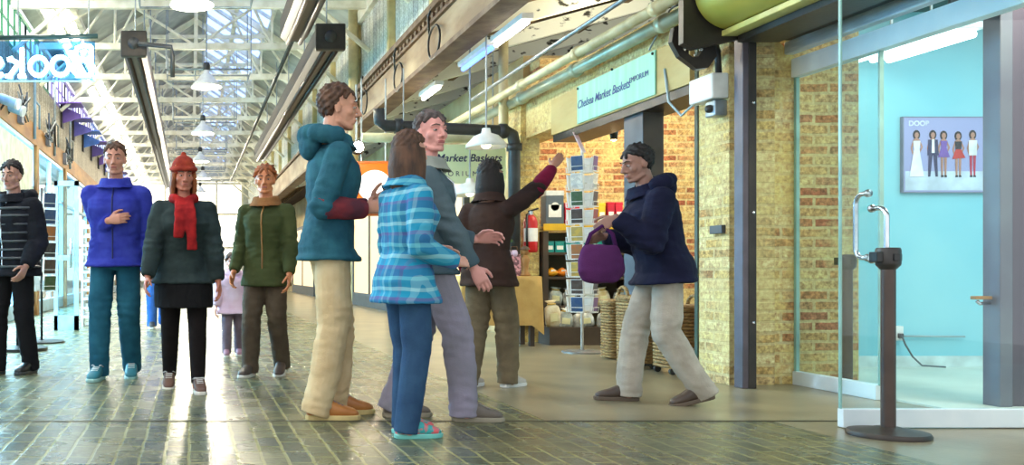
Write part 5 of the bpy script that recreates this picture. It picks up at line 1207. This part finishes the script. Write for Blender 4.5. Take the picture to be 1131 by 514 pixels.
for j in range(20):
    a = 2*PI*j/20; m.ball(c0 + F3(.84) @ V((.075*math.cos(a), .066*math.sin(a)+.012, .010*math.sin(a*3)-.018*math.sin(a))), (.032,.032,.036), 10, 8)
for sx, ln in ((-.035,.30),(.03,.22)):
    q_ = [S3(.815, sx, .10), S3(.785, sx*1.1, .155), S3(.74, sx*1.2, .186), S3(.70, sx*1.25, .192), S3(.80-ln/k3, sx*1.4, .186)]; eloft(m, [(c_, V((.036,0,0)), V((0,.016,0))) for c_ in q_], 14)
me = remesh(m, .009, 2, .004, (25,25,12)); link_mesh('scarf', me, cloth('red_scarf', (.66,.14,.14), (.50,.10,.11), 14), p3)
m = MB(); row = S3(.475,0,0); F = F3(.48); eloft(m, [(S3(z,0,-.01), F @ V((.188,0,0)), F @ V((0,.145,0))) for z in (.462,.478)], 24); me = remesh(m, .008, 2, .003, (20,20,4)); link_mesh('hem_band', me, cloth('maroon_hem', (.48,.08,.14)), p3)
m = MB()
m.ball((0,-.02,.058), (.090,.108,.095), 20, 12); m.tube([(.092*math.cos(a), -.018+.110*math.sin(a), .045+.006*math.sin(a)) for a in [2*PI*k/24 for k in range(24)]], .017, 8, closed=True); m.ball((0,-.03,.16), (.022,.022,.018), 10, 6)
m.bm.transform(i3['HM'] @ Matrix.Scale(i3['hsz'],4)); me = remesh(m, .007, 1, .002, (30,30,30)); link_mesh('knit_cap', me, cloth('rust_red_cap', (.62,.24,.16), (.50,.17,.13), 18), p3)
# person in olive coat
person('person in olive green coat with ginger hair walking behind the woman with the red scarf', (gp(294,415)[0], 7.0), CAM-.35, 1.60, lean=.02, wide=.97,
  feet=[(.09,.12,-.08,0),(-.10,-.12,.08,.2)], hands=[H_(p=(.22,.12,.80), curl=26), H_(p=(-.22,.14,.78), curl=26)], head=(.2,-.05,0), skin=(.82,.52,.34),
  top=H_(name='coat', mat=cloth('olive_coat', (.22,.25,.14), (.28,.31,.18), 4), off=.026, hem=.42, flare=.012, collar=True, collar_mat=cloth('tan_collar', (.58,.40,.24)), zip=amberwood, wr=.007, sleeve=1.1),
  bottom=H_(mat=cloth('brown_trousers', (.30,.25,.20), (.36,.31,.25)), slim=.9), shoes=H_(mat=MATS['brown_boot'], sole=MATS['white_sole']), hair=H_(style='short', mat=orange_hair, len=.05))
# child in pale pink
person('small child in pale pink coat walking between the two adults', (gx(257,8.6), 8.6), CAM, .95, female=False, wide=1.12,
  feet=[(.06,.06,-.05,0),(-.06,-.05,.05,0)], hands=[H_(p=(.17,.10,.40), curl=26), H_(p=(-.17,.10,.42), curl=26)], head=(0,-.05,0), skin=(.84,.60,.50),
  top=H_(child=True, name='coat', mat=cloth('pale_pink_coat', (.84,.70,.78), (.90,.80,.86), 6), off=.034, hem=.40, flare=.03, collar=True, wr=.006, sleeve=1.2),
  bottom=H_(mat=cloth('dusky_trousers', (.48,.42,.46)), slim=.7), shoes=H_(mat=mat('pink_shoe', (.66,.48,.54), .6), sole=MATS['white_sole']), hair=H_(style='short', mat=brown_hair, len=.05), q=1.05)
# distant walkers
person('distant person in blue coat and blue jeans behind the man in the blue jacket', (gx(174,12.9), 12.9), CAM+.1, 1.66, feet=[(.09,.18,-.08,0),(-.09,-.16,.08,.2)], skin=(.72,.52,.44),
  top=H_(mat=cloth('mid_blue_coat', (.20,.34,.66)), off=.03, hem=.46, collar=True), bottom=H_(mat=cloth('mid_blue_jeans', (.20,.38,.66)), slim=1.0), shoes=H_(mat=charcoal, sole=whitep), hair=H_(style='short', mat=dark_hair), q=1.5)
person('distant person in dark top and red trousers beyond the olive coat', (gx(306,16.0), 16.0), CAM, 1.62, feet=[(.09,.16,-.08,0),(-.09,-.14,.08,.2)], skin=(.70,.50,.42),
  top=H_(mat=cloth('dark_plum_top', (.22,.16,.24)), off=.03, hem=.46), bottom=H_(mat=cloth('red_trousers', (.72,.20,.22)), slim=1.0), shoes=H_(mat=charcoal, sole=whitep), hair=H_(style='long', mat=dark_hair), q=1.5)
# left edge person in ribbed black puffer
p1, i1 = person('person in black ribbed puffer jacket cut by the left frame edge', (gp(16,413)[0], 7.1), CAM-.5, 1.64, lean=.02, wide=1.05, feet=[(.09,.10,-.1,0),(-.09,-.08,.1,0)],
  hands=[H_(p=(.24,.16,.82), curl=28), H_(p=(-.24,.16,.84), curl=28)], head=(.2,-.1,0), skin=(.72,.54,.46),
  top=H_(mat=cloth('black_puffer', (.07,.08,.10), (.11,.12,.15)), off=.046, hem=.455, collar=True, hood=True, zip=steel, wr=.006, sleeve=1.2), bottom=H_(mat=cloth('black_trousers', (.09,.09,.10)), slim=.9), shoes=H_(mat=black, sole=charcoal), hair=H_(style='short', mat=dark_hair, len=.03))
Fq, Sq, kq = i1['frame'], i1['S'], i1['k']
m = MB()
for zf, w, d in ((.50,.097,.066),(.54,.093,.062),(.58,.084,.057),(.62,.082,.057),(.66,.086,.060),(.70,.093,.064),(.74,.098,.065),(.775,.098,.062)):
    F = Fq(zf); ring = [Sq(zf,0,.002) + F @ V(((w*kq*1.05+.046)*(abs(math.cos(a))**.87)*(1 if math.cos(a) >= 0 else -1), (d*kq+.046)*(abs(math.sin(a))**.87)*(1 if math.sin(a) >= 0 else -1), 0)) for a in [2*PI*k/36 for k in range(36)]]
    m.tube(ring, .010, 8, closed=True)
m.build('quilt_rib', mat('grey_rib', (.26,.29,.31), .35), p1, True, local=True)

# ------------------------------------------------------------------ light: daylight through the open hall end, skylights, shop lamps, added fill lights
w = bpy.data.worlds.new('world'); scene.world = w; w.use_nodes = True
bg = w.node_tree.nodes['Background']; bg.inputs['Color'].default_value = (.92,.97,1,1); bg.inputs['Strength'].default_value = 1.0
def area(name, loc, rot, sx, sy, e, c):
    l = bpy.data.lights.new(name, 'AREA'); l.shape = 'RECTANGLE'; l.size = sx; l.size_y = sy; l.energy = e; l.color = c
    o = bpy.data.objects.new(name, l); o.location = loc; o.rotation_euler = rot; COL.objects.link(o); return o
area('left_shop_light', (-5,16,3.2), (0,0,0), 3, 14, 4200, (.45,.78,1))
area('right_shop_light', (6.6,5.2,2.9), (0,0,0), 3, 3, 62, (.62,.92,1))
area('basket_shop_light', (5.0,8.6,3.0), (0,0,0), 2, 3, 75, (1,.86,.60))
area('entrance_fill_light', (4.95,4.6,2.9), (math.radians(35),0,0), .6, .6, 45, (1,.9,.72))  # added fill without a fixture, brightens the brick behind the glass
for k, y in enumerate((8.5,15,22,30)): area('lean_to_fill_light', (4.6,y,3.1), (PI,0,0), 1, 3, 60, (1,.90,.70))  # unseen upward fills added to brighten the lean-to roof
vs = scene.view_settings; scene.display_settings.display_device = 'sRGB'
vs.view_transform = 'Standard'; vs.look = 'None'; vs.exposure = .74; vs.gamma = 1; vs.use_curve_mapping = False
scene.cycles.use_denoising = True; scene.cycles.max_bounces = 8; scene.cycles.transparent_max_bounces = 16
scene.cycles.sample_clamp_indirect = 6
